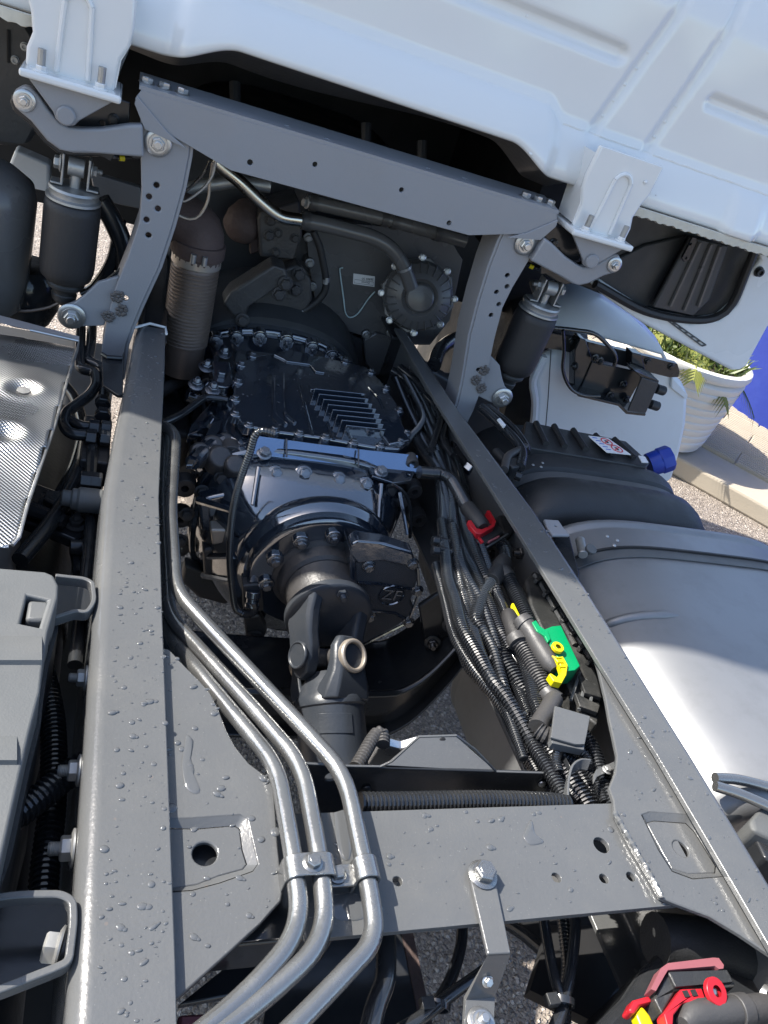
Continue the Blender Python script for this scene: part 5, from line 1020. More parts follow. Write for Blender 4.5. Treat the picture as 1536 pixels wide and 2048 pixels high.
st = MB().strip([p+V((0, 0, .004)) for p in sorted([p for p in asec(1.263, .985, .238, 90) if p.z > -.25], key=lambda p: math.atan2(p.z+.3, p.x-.69), reverse=True)], (0, .0125, 0), .003).build('retaining_strap', 'plastic_grey', ad)
for q in ((1066, 930), (1082, 934), (1085, 926)): bolt(at(*q, Z=-.055), (0, 0, 1), .0035, ad, 'rivet', 'zinc')
# pipes behind the tank at the right edge
for i, (pts, r, lb_) in enumerate((([(1430, 1556), (1480, 1560), (1560, 1580)], .0075, 'upper grey hose emerging behind the right rail'), ([(1430, 1572), (1480, 1588), (1560, 1622)], .0075, 'lower grey hose emerging behind the right rail'))):
    hose('grey_hose', lb_, 'hose', ats(pts, Z=-.05), r, 'steel_pipe', group='grey hoses behind the tank')
o = MB().plate(ats([(1500, 1640), (1524, 1612), (1640, 1640), (1640, 1720), (1507, 1660)], Z=-.06), (0, 0, -.05)).build('grey_cover', 'plastic_grey', None, .006, seg=3); tag(o, 'light grey plastic cover corner beyond the right rail', 'cover')
o = MB().plate(ats([(1505, 1664), (1640, 1690), (1640, 1780), (1530, 1715)], Z=-.075), (0, 0, -.06)).build('side_tray', 'gloss_black', None, .004); tag(o, 'dark tray under the grey cover corner beyond the right rail', 'tray')
# front mudguard with its carrier
mg = thing('mudguard', 'white front mudguard panel behind the additive tank', 'mudguard', (1.1, 1.95, -.4))
my = 1.93
mo = [(1062, 900), (1068, 850), (1072, 800), (1068, 760), (1090, 712), (1140, 690), (1325, 722), (1342, 742), (1368, 768), (1378, 790), (1374, 850), (1362, 905), (1346, 960), (1300, 990), (1062, 960)]
MB().plate(ats(mo, Y=my), (0, .04, 0)).build('panel', 'fender_white', mg, .018, seg=4)
R = [[at(x, y, Y=yy) for x, y, yy in row] for row in ([(1040, 640, my+.03), (1200, 668, my+.03), (1328, 705, my+.03), (1338, 728, my+.03)], [(1070, 590, my+.2), (1200, 600, my+.2), (1262, 632, my+.2), (1310, 672, my+.2)], [(1060, 560, my+.3), (1160, 560, my+.3), (1235, 600, my+.3), (1290, 650, my+.3)])]
o = MB().rings(R, False).build('top_panel', 'fender_white', mg, 0, 60); o.modifiers.new('s', 'SOLIDIFY').thickness = .01
MB().tube(catmull(ats([(1052, 905), (1066, 850), (1070, 800), (1066, 760), (1088, 712)], Y=my-.002), .02), .012, 8).build('wheel_lip', 'fender_white', mg)
MB().tube(ats([(1102, 700), (1096, 800), (1090, 870)], Y=my-.0005), .0016, 5).build('panel_seam', 'plastic_grey', mg)
MB().plate(ats([(1344, 754), (1376, 790), (1374, 800), (1342, 775)], Y=my-.012), (0, .012, 0)).build('edge_facet', 'fender_white', mg, .003)
o = MB().lathe([(.32, -.16), (.44, -.15), (.47, -.1), (.47, .1), (.44, .15), (.32, .16)], V((1.02, 2.5, GZ+.48)), (1, 0, 0), 40).build('front_wheel', 'tyre', None, 0, 40); tag(o, 'black front tyre in the dark behind the white mudguard', 'tyre')
cb_ = thing('mudguard_carrier', 'black angle bar bracket with a box carrying two plugs on the mudguard', 'carrier bracket', at(1230, 720, Y=my-.05))
MB().plate(ats([(1040, 655), (1130, 672), (1355, 728), (1359, 742), (1357, 754), (1340, 755), (1120, 700), (1040, 690)], Y=my-.05), (0, .02, 0), [(at(1142, 682, Y=my-.05), .006), (at(1295, 722, Y=my-.05), .006), (at(1342, 733, Y=my-.05), .006)]).build('angle_bar', 'gloss_black', cb_, .003)
for q in ((1142, 682), (1295, 722), (1342, 733)): bolt(at(*q, Y=my-.051), (0, -1, 0), .008, cb_, 'hex', 'gloss_black')
for pts in ([(1160, 676), (1172, 680), (1186, 720), (1160, 785), (1148, 778), (1150, 700)], [(1264, 705), (1284, 710), (1292, 746), (1262, 742)]): MB().plate(ats(pts, Y=my-.085), (0, .04, 0)).build('arm', 'gloss_black', cb_, .003)
MB().plate(ats([(1184, 724), (1270, 742), (1288, 750), (1252, 812), (1240, 806), (1156, 788)], Y=my-.09), (0, .006, 0)).build('box_back', 'gloss_black', cb_, .002)
MB().plate(ats([(1284, 755), (1318, 765), (1316, 772), (1292, 826), (1256, 822), (1258, 816)], Y=my-.16), (0, .006, 0)).build('box_front', 'engine_black', cb_, .002)
MB().plate(ats([(1156, 788), (1240, 808), (1256, 824), (1292, 828), (1290, 832), (1252, 828), (1236, 812), (1156, 793)], Y=my-.15), (0, .07, 0)).build('box_floor', 'gloss_black', cb_, .001)
MB().plate(ats([(1270, 742), (1318, 762), (1316, 768), (1284, 758)], Y=my-.155), (0, .06, 0)).build('box_side', 'gloss_black', cb_, .001)
for q in ((1312, 777), (1300, 808)): MB().lathe([(.013, 0), (.0145, .002), (.0145, .028), (.012, .032), (.003, .032)], at(*q, Y=my-.13), (1, -.1, -.05), 14).build('plug', 'plastic_black', cb_, .002)
for q, d in (((1150, 732), (-1, -.4, 0)), ((1190, 716), (0, -1, 0)), ((1200, 722), (0, -1, 0)), ((1246, 768), (0, -1, 0)), ((1220, 790), (0, -1, 0)), ((1252, 798), (0, -1, 0))): bolt(at(*q, Y=my-.1), d, .008, cb_, 'nut', 'gloss_black')
hose('thin_cable', 'black cable looping down the white mudguard below the bar', 'cable', ats([(1126, 660), (1128, 700), (1126, 740), (1140, 775), (1165, 790), (1200, 792)], Y=my-.16), .005, 'conduit', n=8)
hose('thin_cable', 'black cable arching above the bar on the white mudguard', 'cable', ats([(1100, 655), (1150, 660), (1190, 668), (1220, 695), (1232, 715), (1228, 732)], Y=my-.12), .006, 'conduit', n=8)
# ================================================================== CABLE HARNESS ALONG THE RIGHT RAIL
cg = 'corrugated conduits'
HZ = -.085
for lab, pts, r, z, mt, pit in (
    ('fat corrugated conduit leaving the gearbox cover towards the right rail', [(824, 868), (842, 895), (868, 932), (892, 968), (905, 1010)], .0125, -.075, 'conduit', .0055),
    ('widest corrugated trunk in the middle of the harness', [(872, 895), (896, 930), (914, 965), (920, 1010), (920, 1080), (926, 1130), (945, 1190), (958, 1250), (975, 1310), (1005, 1360), (1040, 1420), (1068, 1480), (1110, 1540), (1160, 1610), (1190, 1680)], .0165, -.105, 'conduit', .0058),
    ('slim corrugated conduit along the gearbox side of the harness', [(884, 985), (884, 1060), (890, 1120), (908, 1190), (918, 1250), (930, 1320), (968, 1370), (1008, 1420), (1036, 1480), (1062, 1530), (1085, 1560)], .0088, -.115, 'conduit', .0042),
    ('outermost thin smooth-ribbed conduit hanging over the dark crossmember', [(897, 1150), (912, 1180), (916, 1240), (922, 1290), (955, 1330), (1000, 1372), (1022, 1420), (1050, 1500), (1075, 1545)], .0072, -.09, 'conduit', .0036),
    ('second corrugated conduit beside the widest trunk', [(906, 960), (898, 1000), (896, 1060), (902, 1110), (918, 1170), (938, 1240), (955, 1290), (990, 1360), (1030, 1440), (1055, 1510), (1080, 1550)], .0105, -.12, 'conduit', .005),
    ('corrugated branch hanging from the Y joint towards the trunk', [(986, 1158), (968, 1185), (956, 1215), (952, 1240), (962, 1258)], .0128, -.065, 'conduit', .0052),
    ('corrugated branch from the Y joint up to the red connector', [(1002, 1128), (1010, 1115), (1010, 1098), (1002, 1085)], .0125, -.07, 'conduit', .0052),
    ('corrugated conduit from the Y joint into the upper grey boot', [(1010, 1148), (1024, 1172), (1038, 1200), (1050, 1228), (1060, 1250)], .0132, -.062, 'conduit', .0048),
    ('grey dusty corrugated conduit below the lower grey boot', [(1034, 1280), (1055, 1310), (1072, 1345), (1090, 1378), (1100, 1400)], .0138, -.06, 'boot_grey', .005),
    ('short looped conduit crossing the trunk below the paired plugs', [(922, 1170), (926, 1150), (945, 1142), (965, 1152), (975, 1168)], .0088, -.08, 'conduit', .0045),
    ('corrugated conduit diving under the grey cover plate', [(1076, 1460), (1090, 1470), (1110, 1474), (1130, 1476)], .0125, -.05, 'boot_grey', .0048),
    ('corrugated conduit bending down beside the gusset into the channel', [(1165, 1470), (1182, 1495), (1196, 1530), (1214, 1580), (1235, 1640), (1250, 1690)], .0115, -.06, 'conduit', .005),
    ('thick grey-ribbed conduit entering behind the crossmember', [(1098, 1500), (1116, 1530), (1145, 1570), (1178, 1620), (1200, 1670)], .0158, -.068, 'conduit', .0052),
    ('small curl of conduit beside the clamp loop', [(1118, 1545), (1112, 1520), (1120, 1500), (1145, 1496), (1170, 1510), (1180, 1535)], .0068, -.05, 'conduit', .004),
    ('ribbed conduit lying along the front of the crossmember', [(720, 1606), (780, 1606), (860, 1604), (950, 1602), (1030, 1603), (1100, 1606), (1140, 1612)], .0125, -.035, 'conduit', .005),
    ('short ribbed conduit standing beside the propeller shaft', [(712, 1535), (728, 1508), (744, 1480), (756, 1466), (766, 1470), (766, 1490)], .0088, -.06, 'boot_grey', .005),
    ('thin conduit curving below the paired plugs', [(912, 1098), (932, 1104), (946, 1125), (952, 1150)], .006, -.075, 'conduit', .004),
    ('corrugated conduit on top of the bundle beside the paired plugs', [(868, 905), (882, 960), (888, 1020), (885, 1090), (900, 1160), (930, 1240), (960, 1310)], .0095, -.072, 'conduit', .0048),
    ('corrugated conduit filling the bundle left of the red connector', [(880, 930), (900, 985), (906, 1050), (916, 1110), (936, 1170), (955, 1230)], .0115, -.068, 'conduit', .0052),
    ('corrugated conduit along the inside edge of the right rail', [(858, 858), (885, 898), (908, 938), (928, 985), (940, 1020), (955, 1100), (975, 1180), (1000, 1250)], .0098, -.1, 'conduit', .0048),
    ('lowest corrugated conduit above the dark support beam', [(872, 1130), (890, 1200), (908, 1270), (942, 1330), (990, 1392), (1030, 1452), (1060, 1510)], .0085, -.085, 'conduit', .0044),
    ('fat corrugated conduit under the lower grey boot', [(952, 1230), (985, 1290), (1020, 1342), (1055, 1398), (1082, 1450)], .0155, -.085, 'conduit', .0055),
    ('corrugated conduit between the trunk and the control module', [(1000, 1200), (1012, 1250), (1030, 1310), (1062, 1370), (1090, 1420)], .0105, -.1, 'conduit', .005),
    ('thin corrugated conduit beside the slim one over the asphalt', [(905, 1180), (925, 1260), (950, 1320), (990, 1370), (1020, 1440), (1048, 1520)], .0068, -.07, 'conduit', .0038),
    ('corrugated conduit leaving the bell housing under the rail', [(790, 752), (815, 778), (838, 815), (852, 858), (870, 900)], .0115, -.085, 'conduit', .0052),
    ('conduit descending past the bell housing to the gearbox edge', [(842, 810), (848, 835), (838, 855), (822, 872), (810, 890)], .0075, -.06, 'conduit', .0042)):
    hose('corrugated_conduit', lab, 'conduit', ats(pts, Z=z), r, mt, True, pit, cg, 13)
for lab, pts, r, z in (('smooth cable bundled under the rail at the top of the harness', [(785, 742), (805, 755), (830, 780), (842, 810)], .011, -.075), ('smooth dark hose bending down beside the right rail', [(850, 790), (872, 815), (880, 840), (872, 870), (862, 900)], .0075, -.05), ('second smooth hose close under the right rail', [(800, 735), (835, 765), (862, 800), (872, 818)], .0105, -.06), ('black hose running under the right rail edge to the elbow fitting', [(890, 850), (884, 878), (896, 900), (905, 912)], .006, -.05), ('thick black pipe bending behind the right post', [(935, 672), (905, 680), (880, 700), (868, 730)], .018, -.03), ('black rubber hose ending in a union beside the right rail', [(908, 880), (915, 905), (930, 925), (944, 940)], .009, -.07)):
    hose('smooth_hose', lab, 'hose', ats(pts, Z=z), r, 'conduit', group='smooth hoses beside the right rail', n=12)
hf = thing('union_fitting', 'black union nut fitting under the right rail edge', 'fitting', at(946, 942, Z=-.07)); c = at(940, 936, Z=-.07); MB().lathe([(.012, -.01), (.014, -.008), (.014, .008), (.012, .01)], c, (.5, -1, 0), 6).build('nut', 'gear_black', hf, .001); MB().lathe([(.009, 0), (.009, .022), (.004, .024)], c, (.7, -.7, .2), 12).build('stem', 'gear_black', hf)
for q in ((826, 758), (838, 782), (905, 1100), (985, 1320), (1040, 1440)):
    c = at(*q, Z=-.08); o = MB().lathe([(.017, -.002), (.0185, -.002), (.0185, .002), (.017, .002)], c, (.45, -.9, -.05), 16, cap=False).build('cable_tie', 'conduit', None); tag(o, 'black cable tie around the harness ' + {826: 'nearest the bell housing', 838: 'second below the bell housing', 905: 'beside the paired plugs', 985: 'over the dark support beam', 1040: 'left of the grey cover plate'}[q[0]], 'cable tie', 'cable ties on the harness')
lim = [(752, 785, 838), (800, 806, 862), (850, 826, 886), (900, 852, 905), (950, 868, 924), (1000, 878, 938), (1050, 882, 950), (1100, 888, 965), (1150, 894, 985), (1200, 908, 1005), (1250, 922, 1025), (1300, 940, 1050), (1350, 965, 1075), (1400, 996, 1092), (1450, 1030, 1110), (1500, 1056, 1140), (1550, 1085, 1185), (1610, 1125, 1212)]
rh = random.Random(11)
for k in range(23):
    u0, ph_, am, fq = (k+.5)/23, rh.uniform(0, 6), rh.uniform(.06, .16), rh.uniform(.8, 1.8); z0 = -.062-.05*rh.random(); a_, b_ = rh.choice([(0, 18), (0, 10), (0, 12), (3, 18), (6, 18), (0, 15)])
    pts = []
    for i, (y_, xl, xr) in enumerate(lim[a_:b_]): uu = min(.98, max(.02, u0+am*math.sin(ph_+i*fq*.5))); pts.append(at(xl+(xr-xl)*uu, y_+rh.uniform(-8, 8), Z=z0+.008*math.sin(ph_+i*.9)))
    if k % 4 == 3: hose('thin_wire', 'thin smooth black wire woven through the harness bundle', 'wire', pts, rh.uniform(.0028, .0042), 'conduit', group='thin wires in the harness bundle', n=7)
    else: hose('corrugated_conduit', 'thin black corrugated conduit in the tangled bundle beside the right rail', 'conduit', pts, rh.uniform(.0075, .0118), 'conduit', True, rh.choice([.004, .0046, .0052]), 'tangled thin conduits', 10)
# sensor loom from the carrier plate to the red connector
rc1 = thing('red_connector', 'black plug with red locking lever below the right rail', 'connector', at(975, 1060, Z=-.07))
MB().corr(ats([(838, 944), (860, 946), (882, 948), (902, 960), (916, 982), (930, 1008), (940, 1025)], Z=-.05), .0125, .003, .07, 14).build('loom', 'conduit', rc1, 0, 60)
MB().tube(catmull(ats([(934, 1014), (945, 1030), (958, 1048), (968, 1058)], Z=-.045), .006), [.014]+[.0155]*20, 14).build('boot', 'plastic_black', rc1, 0, 60) if False else MB().tube(ats([(934, 1014), (948, 1032), (960, 1048), (966, 1056)], Z=-.045), [.0145, .0155, .015, .011], 16).build('boot', 'rubber', rc1, 0, 60)
z = -.055
MB().plate(ats([(940, 1048), (975, 1022), (1008, 1062), (968, 1090), (950, 1080)], Z=z), (0, 0, -.035)).build('housing', 'plastic_black', rc1, .003)
MB().plate(ats([(936, 1040), (943, 1040), (954, 1056), (964, 1058), (984, 1048), (987, 1040), (974, 1020), (980, 1020), (993, 1042), (990, 1052), (963, 1068), (953, 1066), (940, 1052)], Z=z+.012), (0, 0, -.014)).build('lever', 'red_plastic', rc1, .0015)
MB().plate(ats([(942, 1056), (946, 1056), (968, 1084), (964, 1085)], Z=z+.004), (0, 0, -.006)).build('slide', 'red_plastic', rc1, .001); MB().plate(ats([(976, 1082), (998, 1070), (1000, 1073), (978, 1085)], Z=z+.003), (0, 0, -.004)).build('slide', 'pink_plastic', rc1, .001)
MB().tube(ats([(968, 1098), (1016, 1068)], Z=z-.004), .002, 6).build('ridge', 'plastic_grey', rc1)
MB().plate(ats([(995, 1028), (1020, 1030), (1036, 1052), (1020, 1068), (1003, 1062)], Z=-.062), (0, 0, -.02)).build('cover', 'rubber', rc1, .006)
yj = thing('y_joint', 'black moulded Y joint splitting the corrugated conduit', 'joint', at(995, 1140, Z=-.06))
for pts in ([(1008, 1122), (1000, 1135), (998, 1142)], [(998, 1140), (988, 1155), (982, 1164)], [(998, 1140), (1008, 1148), (1016, 1158)]): MB().tube(ats(pts, Z=-.063), [.0145, .0165, .0155], 14).build('branch', 'plastic_black', yj, 0, 60)
# paired small plugs clipped to the trunk
pg = thing('paired_plugs', 'two small glossy black plugs clipped side by side on the harness', 'plugs', at(890, 1090, Z=-.08))
for y_ in (1083, 1102):
    a, b = at(864, y_-2, Z=-.07), at(912, y_+6, Z=-.07)
    MB().tube([a, a.lerp(b, .28), a.lerp(b, .3), a.lerp(b, .6), a.lerp(b, .62), b], [.0085, .0085, .0065, .0065, .0082, .0075], 12).build('plug', 'gloss_black', pg, .001); MB().box(a.lerp(b, .45)+V((0, 0, .007)), (.016, .007, .004)).build('latch', 'gloss_black', pg, .001)
# control module with green plug
mo_ = thing('control_module', 'dusty black finned control module tucked inside the right rail', 'control module', at(1120, 1260, Z=-.09))
mz = -.062
MB().plate(ats([(1052, 1160), (1068, 1140), (1084, 1150), (1112, 1196), (1148, 1254), (1190, 1325), (1204, 1380), (1196, 1450), (1160, 1420), (1110, 1310), (1085, 1260), (1062, 1210)], Z=mz), (0, 0, -.06)).build('case', 'module_black', mo_, .004)
for (a, b) in (((1070, 1150), (1190, 1330)), ((1078, 1160), (1150, 1290))): MB().tube(ats([a, b], Z=mz+.003), .005, 6).build('rail', 'module_black', mo_)
for i in range(7):
    x, y = 1076+i*17.5, 1160+i*27; MB().box(at(x, y, Z=mz+.006), (.018, .007, .009), Matrix.Rotation(.5, 3, 'Z')).build('clip', 'module_black', mo_, .001)
for pts in ([(1158, 1350), (1196, 1372), (1204, 1395), (1170, 1385)], [(1150, 1385), (1200, 1410), (1196, 1425), (1160, 1412)]): MB().plate(ats(pts, Z=mz+.012), (0, 0, -.008)).build('lever', 'module_black', mo_, .001)
for pts in ([(1160, 1345), (1142, 1400)], [(1172, 1360), (1158, 1420)], [(1188, 1370), (1178, 1420)]): MB().tube(ats(pts, Z=mz+.006), .0026, 6).build('strut', 'plastic_grey', mo_)
gp = thing('green_plug', 'bright green plug with yellow locking lever on the control module', 'plug', at(1125, 1305, Z=-.06))
gz = -.03
MB().plate(ats([(1090, 1258), (1104, 1252), (1122, 1250), (1161, 1332), (1152, 1340), (1132, 1342), (1100, 1290)], Z=gz), (0, 0, -.03)).build('body', 'green_plastic', gp, .0015)
MB().plate(ats([(1064, 1244), (1072, 1240), (1080, 1252), (1096, 1262), (1102, 1278), (1096, 1284), (1090, 1272), (1074, 1262)], Z=gz+.004), (0, 0, -.012)).build('guard', 'green_plastic', gp, .001)
rcn = at(1113, 1298, Z=gz+.004); MB().lathe([(.0045, 0), (.0095, 0), (.0095, .006), (.0045, .006)], rcn, (0, -.1, 1), 26, cap=False).build('lever_ring', 'yellow_plastic', gp, .0008)
MB().plate(ats([(1104, 1310), (1116, 1314), (1126, 1312), (1136, 1330), (1133, 1350), (1124, 1366), (1108, 1362), (1098, 1348), (1102, 1346), (1114, 1354), (1124, 1340), (1120, 1328)], Z=gz+.004), (0, 0, -.012)).build('lever', 'yellow_plastic', gp, .001)
for t in (0, 1, 2): MB().box(at(1117+t*4, 1316+t*9, Z=gz+.0045), (.009, .0016, .003)).build('lever_rib', 'yellow_plastic', gp)
MB().plate(ats([(1024, 1206), (1028, 1206), (1040, 1230), (1038, 1236), (1030, 1220), (1022, 1220)], Z=-.05), (0, 0, -.006)).build('far_lever', 'yellow_plastic', gp, .001)
gbt = thing('cable_boot', 'smooth grey bent cable boot on the green plug', 'cable boot', at(1080, 1295, Z=-.04), 'grey cable boots')
MB().tube(catmull(ats([(1040, 1242), (1055, 1254), (1066, 1270), (1080, 1296), (1094, 1318), (1108, 1336)], Z=-.042), .006), [.0125]+[.0155]*2+[.0145]*60, 16).build('boot', 'boot_grey', gbt, 0, 60) if False else MB().tube(ats([(1042, 1240), (1050, 1250), (1062, 1264), (1076, 1290), (1090, 1312), (1102, 1330), (1110, 1340)], Z=-.042), [.0155, .0155, .0145, .0142, .0148, .014, .009], 18).build('boot', 'boot_grey', gbt, 0, 60)
MB().lathe([(.0155, 0), (.0172, 0), (.0172, .006), (.0155, .006)], at(1046, 1246, Z=-.042), (.35, -.93, 0), 20, cap=False).build('collar', 'boot_grey', gbt)
gb2 = thing('cable_boot', 'darker grey cable boot behind the one on the green plug', 'cable boot', at(1030, 1260, Z=-.06), 'grey cable boots')
MB().tube(ats([(1016, 1226), (1020, 1240), (1028, 1262), (1036, 1284)], Z=-.06), [.011, .0145, .0148, .0145], 16).build('boot', 'rubber', gb2, 0, 60); MB().tube(ats([(1030, 1274), (1038, 1288)], Z=-.058), .0158, 16).build('collar', 'boot_grey', gb2)
tj = thing('tee_joint', 'dusty grey tee joint where the conduits meet beside the cover plate', 'joint', at(1090, 1430, Z=-.06))
MB().tube(ats([(1094, 1384), (1102, 1396), (1112, 1404)], Z=-.055), .0158, 14).build('collar', 'boot_grey', tj); MB().tube(ats([(1108, 1398), (1096, 1420), (1082, 1442), (1076, 1456)], Z=-.05), [.0135, .013, .013, .014], 14).build('arm', 'boot_grey', tj, 0, 60)
MB().tube(ats([(1060, 1470), (1076, 1480), (1090, 1498), (1100, 1512)], Z=-.075), [.016, .0185, .018, .0168], 14).build('trunk_sleeve', 'boot_grey', tj, 0, 60)
gc = thing('cover_plate', 'folded grey sheet cover plate over the conduits by the gusset', 'cover plate', at(1145, 1450, Z=-.03))
MB().plate(ats([(1110, 1411), (1181, 1432), (1174, 1470), (1170, 1488), (1150, 1488), (1102, 1474)], Z=-.025), (0, 0, -.004)).build('top', 'frame_paint', gc, .001); MB().plate(ats([(1102, 1474), (1150, 1488), (1170, 1488), (1168, 1500), (1104, 1486)], Z=-.03), (0, 0, -.012)).build('lip', 'frame_paint', gc, .001)
cl = thing('hose_clip', 'dusty metal P-clip loop around the conduits behind the crossmember', 'clip', at(1150, 1550, Z=-.04)); MB().strip(catmull(ats([(1132, 1610), (1134, 1570), (1142, 1540), (1160, 1528), (1178, 1530)], Z=-.035), .006), (.002, .004, .006), .003).build('loop', 'frame_paint', cl, .0008)
c2_ = thing('hose_clip', 'flat grey clip across the conduit beside the right gusset', 'clip', at(1200, 1545, Z=-.04)); MB().strip(ats([(1186, 1560), (1192, 1548), (1228, 1532)], Z=-.04), (.003, .006, 0), .004).build('strap', 'frame_paint', c2_, .0008); bolt(at(1214, 1540, Z=-.037), (0, 0, 1), .005, c2_, 'hex', 'zinc_dull')
bolt(at(990, 1108, X=.36), (-1, 0, 0), .011, fr, 'nut', 'gloss_black'); bolt(at(1048, 1108, X=.366), (-1, 0, 0), .012, fr, 'nut', 'gloss_black'); bolt(at(988, 1004, X=.36), (-1, 0, 0), .007, fr, 'hex', 'zinc_dull')
# cables on the outer side of the right rail
for lab, pts, r, z in (('black cable with white tag outside the right rail', [(962, 815), (985, 835), (1010, 860), (1030, 880), (1045, 905), (1040, 935)], .011, -.02), ('outermost black cable outside the right rail', [(975, 812), (1010, 840), (1035, 865), (1052, 890), (1055, 905)], .007, -.02), ('dusty grey elbow cable outside the right rail', [(1052, 895), (1030, 905), (1015, 915), (1008, 940)], .009, -.02)):
    hose('loom_cable', lab, 'cable', ats(pts, Z=z), r, 'conduit' if 'dusty' not in lab else 'boot_grey', group='cables outside the right rail', n=12)
MB().plate(ats([(995, 838), (1000, 836), (1012, 850), (1008, 854)], Z=-.004), (0, 0, -.004)).build('x', 'label_white')
bpy.data.objects['x'].name = 'cable_tag'; tag(bpy.data.objects['cable_tag'], 'white paper tag wrapped on the cable outside the right rail', 'tag')
vf = thing('valve_fitting', 'black plastic plug cluster outside the right rail by the tank', 'plug', at(1025, 945, Z=-.05)); MB().box(at(1022, 938, Z=-.035), (.04, .03, .035), Matrix.Rotation(.4, 3, 'Z')).build('body', 'plastic_black', vf, .003); MB().tube(ats([(1030, 950), (1042, 955)], Z=-.03), .009, 12).build('stub', 'gloss_black', vf, .001); MB().tube(ats([(990, 905), (1010, 925), (1020, 935)], Z=-.05), .012, 12).build('elbow', 'plastic_black', vf)
# ================================================================== BELOW THE REAR CROSSMEMBER
rg = thing('round_guard', 'black plate with a large round opening over the asphalt at the bottom', 'guard plate', at(1000, 2000, Z=-.4))
ctr = at(960, 2075, Z=-.36); rad = (at(1178, 2040, Z=-.36)-ctr).length
ring = [ctr+V((math.cos(a), math.sin(a), 0))*rad for a in [2*math.pi*i/48 for i in range(48)]]
po = ats([(760, 1810), (1700, 1780), (1700, 2500), (760, 2500)], Z=-.36)
MB().plate(po, (0, 0, -.02), [ring]).build('plate', 'gloss_black', rg, .002)
MB().tube(ring+[ring[0]], .0065, 8).build('rolled_rim', 'gloss_black', rg)
ra = thing('rear_guard_panel', 'dark brown-edged panel left of the round opening below the pipes', 'panel', at(760, 1960, Z=-.3))
MB().plate(ats([(560, 1850), (812, 1868), (852, 2060), (760, 2200), (500, 2200)], Z=-.3), (0, 0, -.01)).build('panel', 'gloss_black', ra, .001)
MB().strip(ats([(814, 1868), (854, 2060)], Z=-.3), (.008, 0, 0), .004).build('rusty_edge', 'rust', ra)
ob = MB().plate(ats([(540, 1862), (640, 1862), (500, 1985), (356, 2010)], Z=-.16), (0, 0, -.01)).build('dark_tray', 'gloss_black', None, .002); tag(ob, 'dark tray in the shadow behind the three pipes', 'tray')
ob = MB().plate(ats([(356, 2028), (470, 2022), (462, 2048), (430, 2090), (356, 2090)], Z=-.12), (0, 0, -.02)).build('red_cover', 'pink_plastic', None, .004); tag(ob, 'dull red cover edge beside the left rail at the bottom', 'cover')
for lab, pts, r, z in (('black cable curving down from the crossmember over the asphalt', [(925, 1840), (922, 1890), (905, 1950), (878, 2000), (840, 2035), (790, 2070)], .0065, -.13), ('black cable crossing under the hanging strap', [(985, 1930), (940, 1962), (895, 1995), (850, 2030), (800, 2060)], .0065, -.11), ('thick black hose falling beside the rightmost pipe', [(770, 1845), (772, 1900), (770, 1960), (752, 2010), (735, 2080)], .0105, -.08), ('left of the two tied cables under the crossmember', [(1088, 1840), (1096, 1890), (1108, 1950), (1122, 2000), (1118, 2030), (1095, 2080)], .006, -.12), ('right of the two tied cables under the crossmember', [(1152, 1838), (1148, 1890), (1140, 1950), (1128, 2000), (1122, 2030), (1105, 2080)], .0065, -.12)):
    hose('black_cable', lab, 'cable', ats(pts, Z=z), r, 'conduit', group='cables below the crossmember', n=12)
hose('corrugated_conduit', 'corrugated conduit hanging between the two tied cables', 'conduit', ats([(1125, 1835), (1132, 1890), (1136, 1940), (1130, 1990), (1128, 2060)], Z=-.14), .0075, 'conduit', True, .0045, cg, 12)
for q, lab in (((1122, 2004), 'black cable tie holding the two hanging cables together'), ((872, 2012), 'black cable tie clipping the cables below the strap')):
    t_ = thing('cable_tie', lab, 'cable tie', at(*q, Z=-.115), 'cable ties below the crossmember'); MB().lathe([(.013, -.0035), (.015, -.0035), (.015, .0035), (.013, .0035)], at(*q, Z=-.118), (.3, .9, .2), 14, cap=False).build('band', 'conduit', t_); MB().box(at(q[0]-18, q[1]-4, Z=-.108), (.014, .012, .01)).build('head', 'plastic_black', t_, .001)
bx_ = thing('dark_filler', 'added dark box that blackens the space below the right gusset', 'valve', at(1400, 1900, Z=-.2))  # dark box and plate added to make this region black
MB().plate(ats([(1180, 2060), (1250, 1990), (1290, 1930), (1330, 1890), (1440, 1880), (1620, 1930), (1620, 2200), (1180, 2200)], Z=-.1), (0, 0, -.2)).build('body', 'gloss_black', bx_, .012, seg=3); MB().tube(ats([(1310, 1880), (1440, 1890), (1560, 1935)], Z=-.1), .03, 16).build('shoulder', 'plastic_black', bx_)
MB().plate(ats([(1100, 1850), (1250, 1850), (1300, 1900), (1180, 2040), (1060, 1980)], Z=-.3), (0, 0, -.02)).build('lower_plate', 'matt_black', bx_)
sk2 = thing('trailer_plug', 'black trailer plug with bright red lever and grey cable boot at the bottom right', 'trailer plug', at(1400, 2000, Z=-.06))
pz_ = -.045
MB().plate(ats([(1335, 1944), (1456, 1939), (1470, 1966), (1470, 1974), (1352, 1980), (1325, 2028), (1308, 1996)], Z=pz_), (0, 0, -.04)).build('housing', 'module_black', sk2, .002)
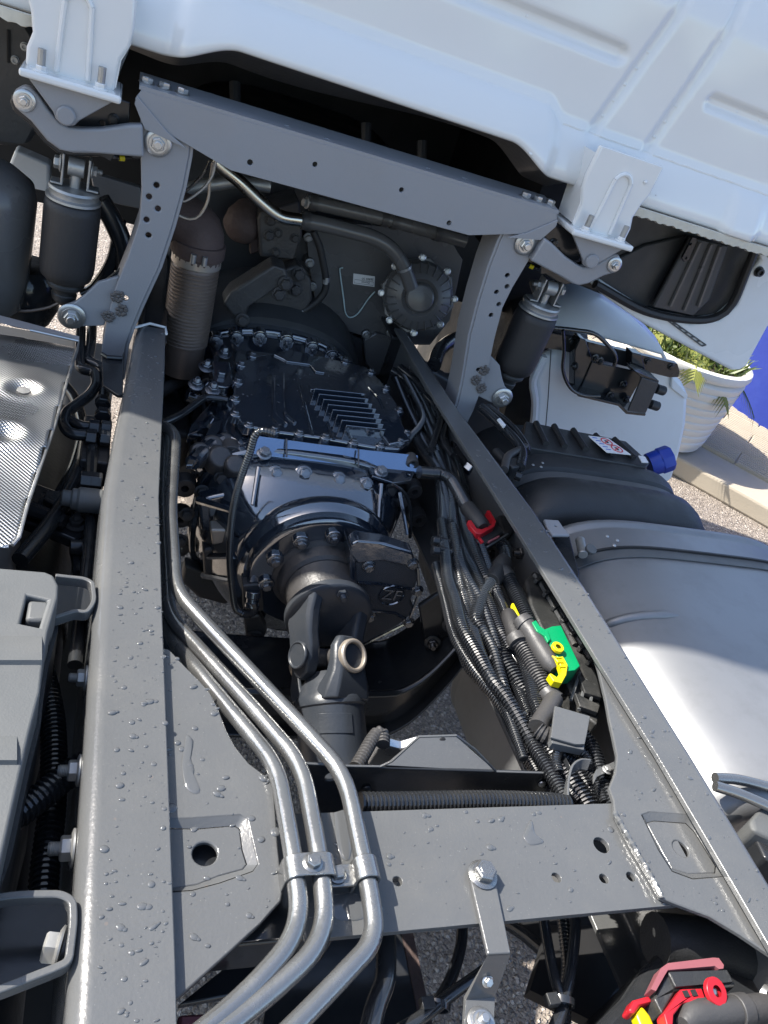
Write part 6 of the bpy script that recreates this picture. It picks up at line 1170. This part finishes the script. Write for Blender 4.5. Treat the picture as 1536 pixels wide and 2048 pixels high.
MB().plate(ats([(1302, 1978), (1312, 1982), (1330, 1950), (1336, 1940), (1430, 1932), (1438, 1938), (1447, 1937), (1448, 1930), (1438, 1916), (1426, 1915), (1336, 1926), (1322, 1936)], Z=pz_+.006), (0, 0, -.015)).build('handle', 'pink_plastic', sk2, .002)
rn = at(1426, 1984, Z=pz_+.012); MB().lathe([(.0055, 0), (.0132, 0), (.0132, .006), (.0055, .006)], rn, (.1, -.3, 1), 28, cap=False).build('lever_ring', 'red_plastic', sk2, .0008); bolt(rn, (.1, -.3, 1), .005, sk2, 'rivet', 'zinc')
MB().plate(ats([(1362, 1978), (1404, 1976), (1412, 1998), (1424, 2006), (1400, 2004), (1366, 2006), (1348, 2030), (1346, 2060), (1336, 2060), (1328, 2026)], Z=pz_+.008), (0, 0, -.016)).build('lever', 'red_plastic', sk2, .0015)
MB().plate(ats([(1336, 1943), (1456, 1939), (1469, 1964), (1352, 1974)], Z=pz_+.004), (0, 0, -.03)).build('housing_top', 'plastic_black', sk2, .002)
for q in ((1372, 1988), (1388, 1986)): MB().box(at(*q, Z=pz_+.0085), (.006, .006, .002)).build('lever_window', 'matt_black', sk2)
MB().tube(ats([(1366, 2048), (1378, 2034), (1400, 2028), (1460, 2024), (1474, 2022), (1560, 2012)], Z=pz_-.0), [.007, .013, .0145, .0145, .014, .014], 18).build('boot', 'boot_grey', sk2, 0, 60); MB().tube(ats([(1470, 2023), (1492, 2020)], Z=pz_), .0165, 18).build('collar', 'boot_grey', sk2, .001)
MB().lathe([(.004, 0), (.0105, 0), (.0105, .006), (.004, .006)], at(1524, 1988, Z=pz_), (.4, -.8, .5), 18).build('stud', 'zinc_dull', sk2)
yt = thing('yellow_coupling', 'yellow coupling tube with red collar at the bottom right', 'coupling', at(1285, 2030, Z=-.07)); MB().plate(ats([(1271, 2027), (1285, 2009), (1302, 2030), (1324, 2080), (1292, 2080)], Z=-.055), (0, 0, -.014)).build('tube', 'yellow_plastic', yt, .004, seg=3); MB().plate(ats([(1257, 2020), (1267, 1999), (1299, 1990), (1307, 2003), (1284, 2009), (1270, 2028)], Z=-.052), (0, 0, -.018)).build('collar', 'red_plastic', yt, .003, seg=3)
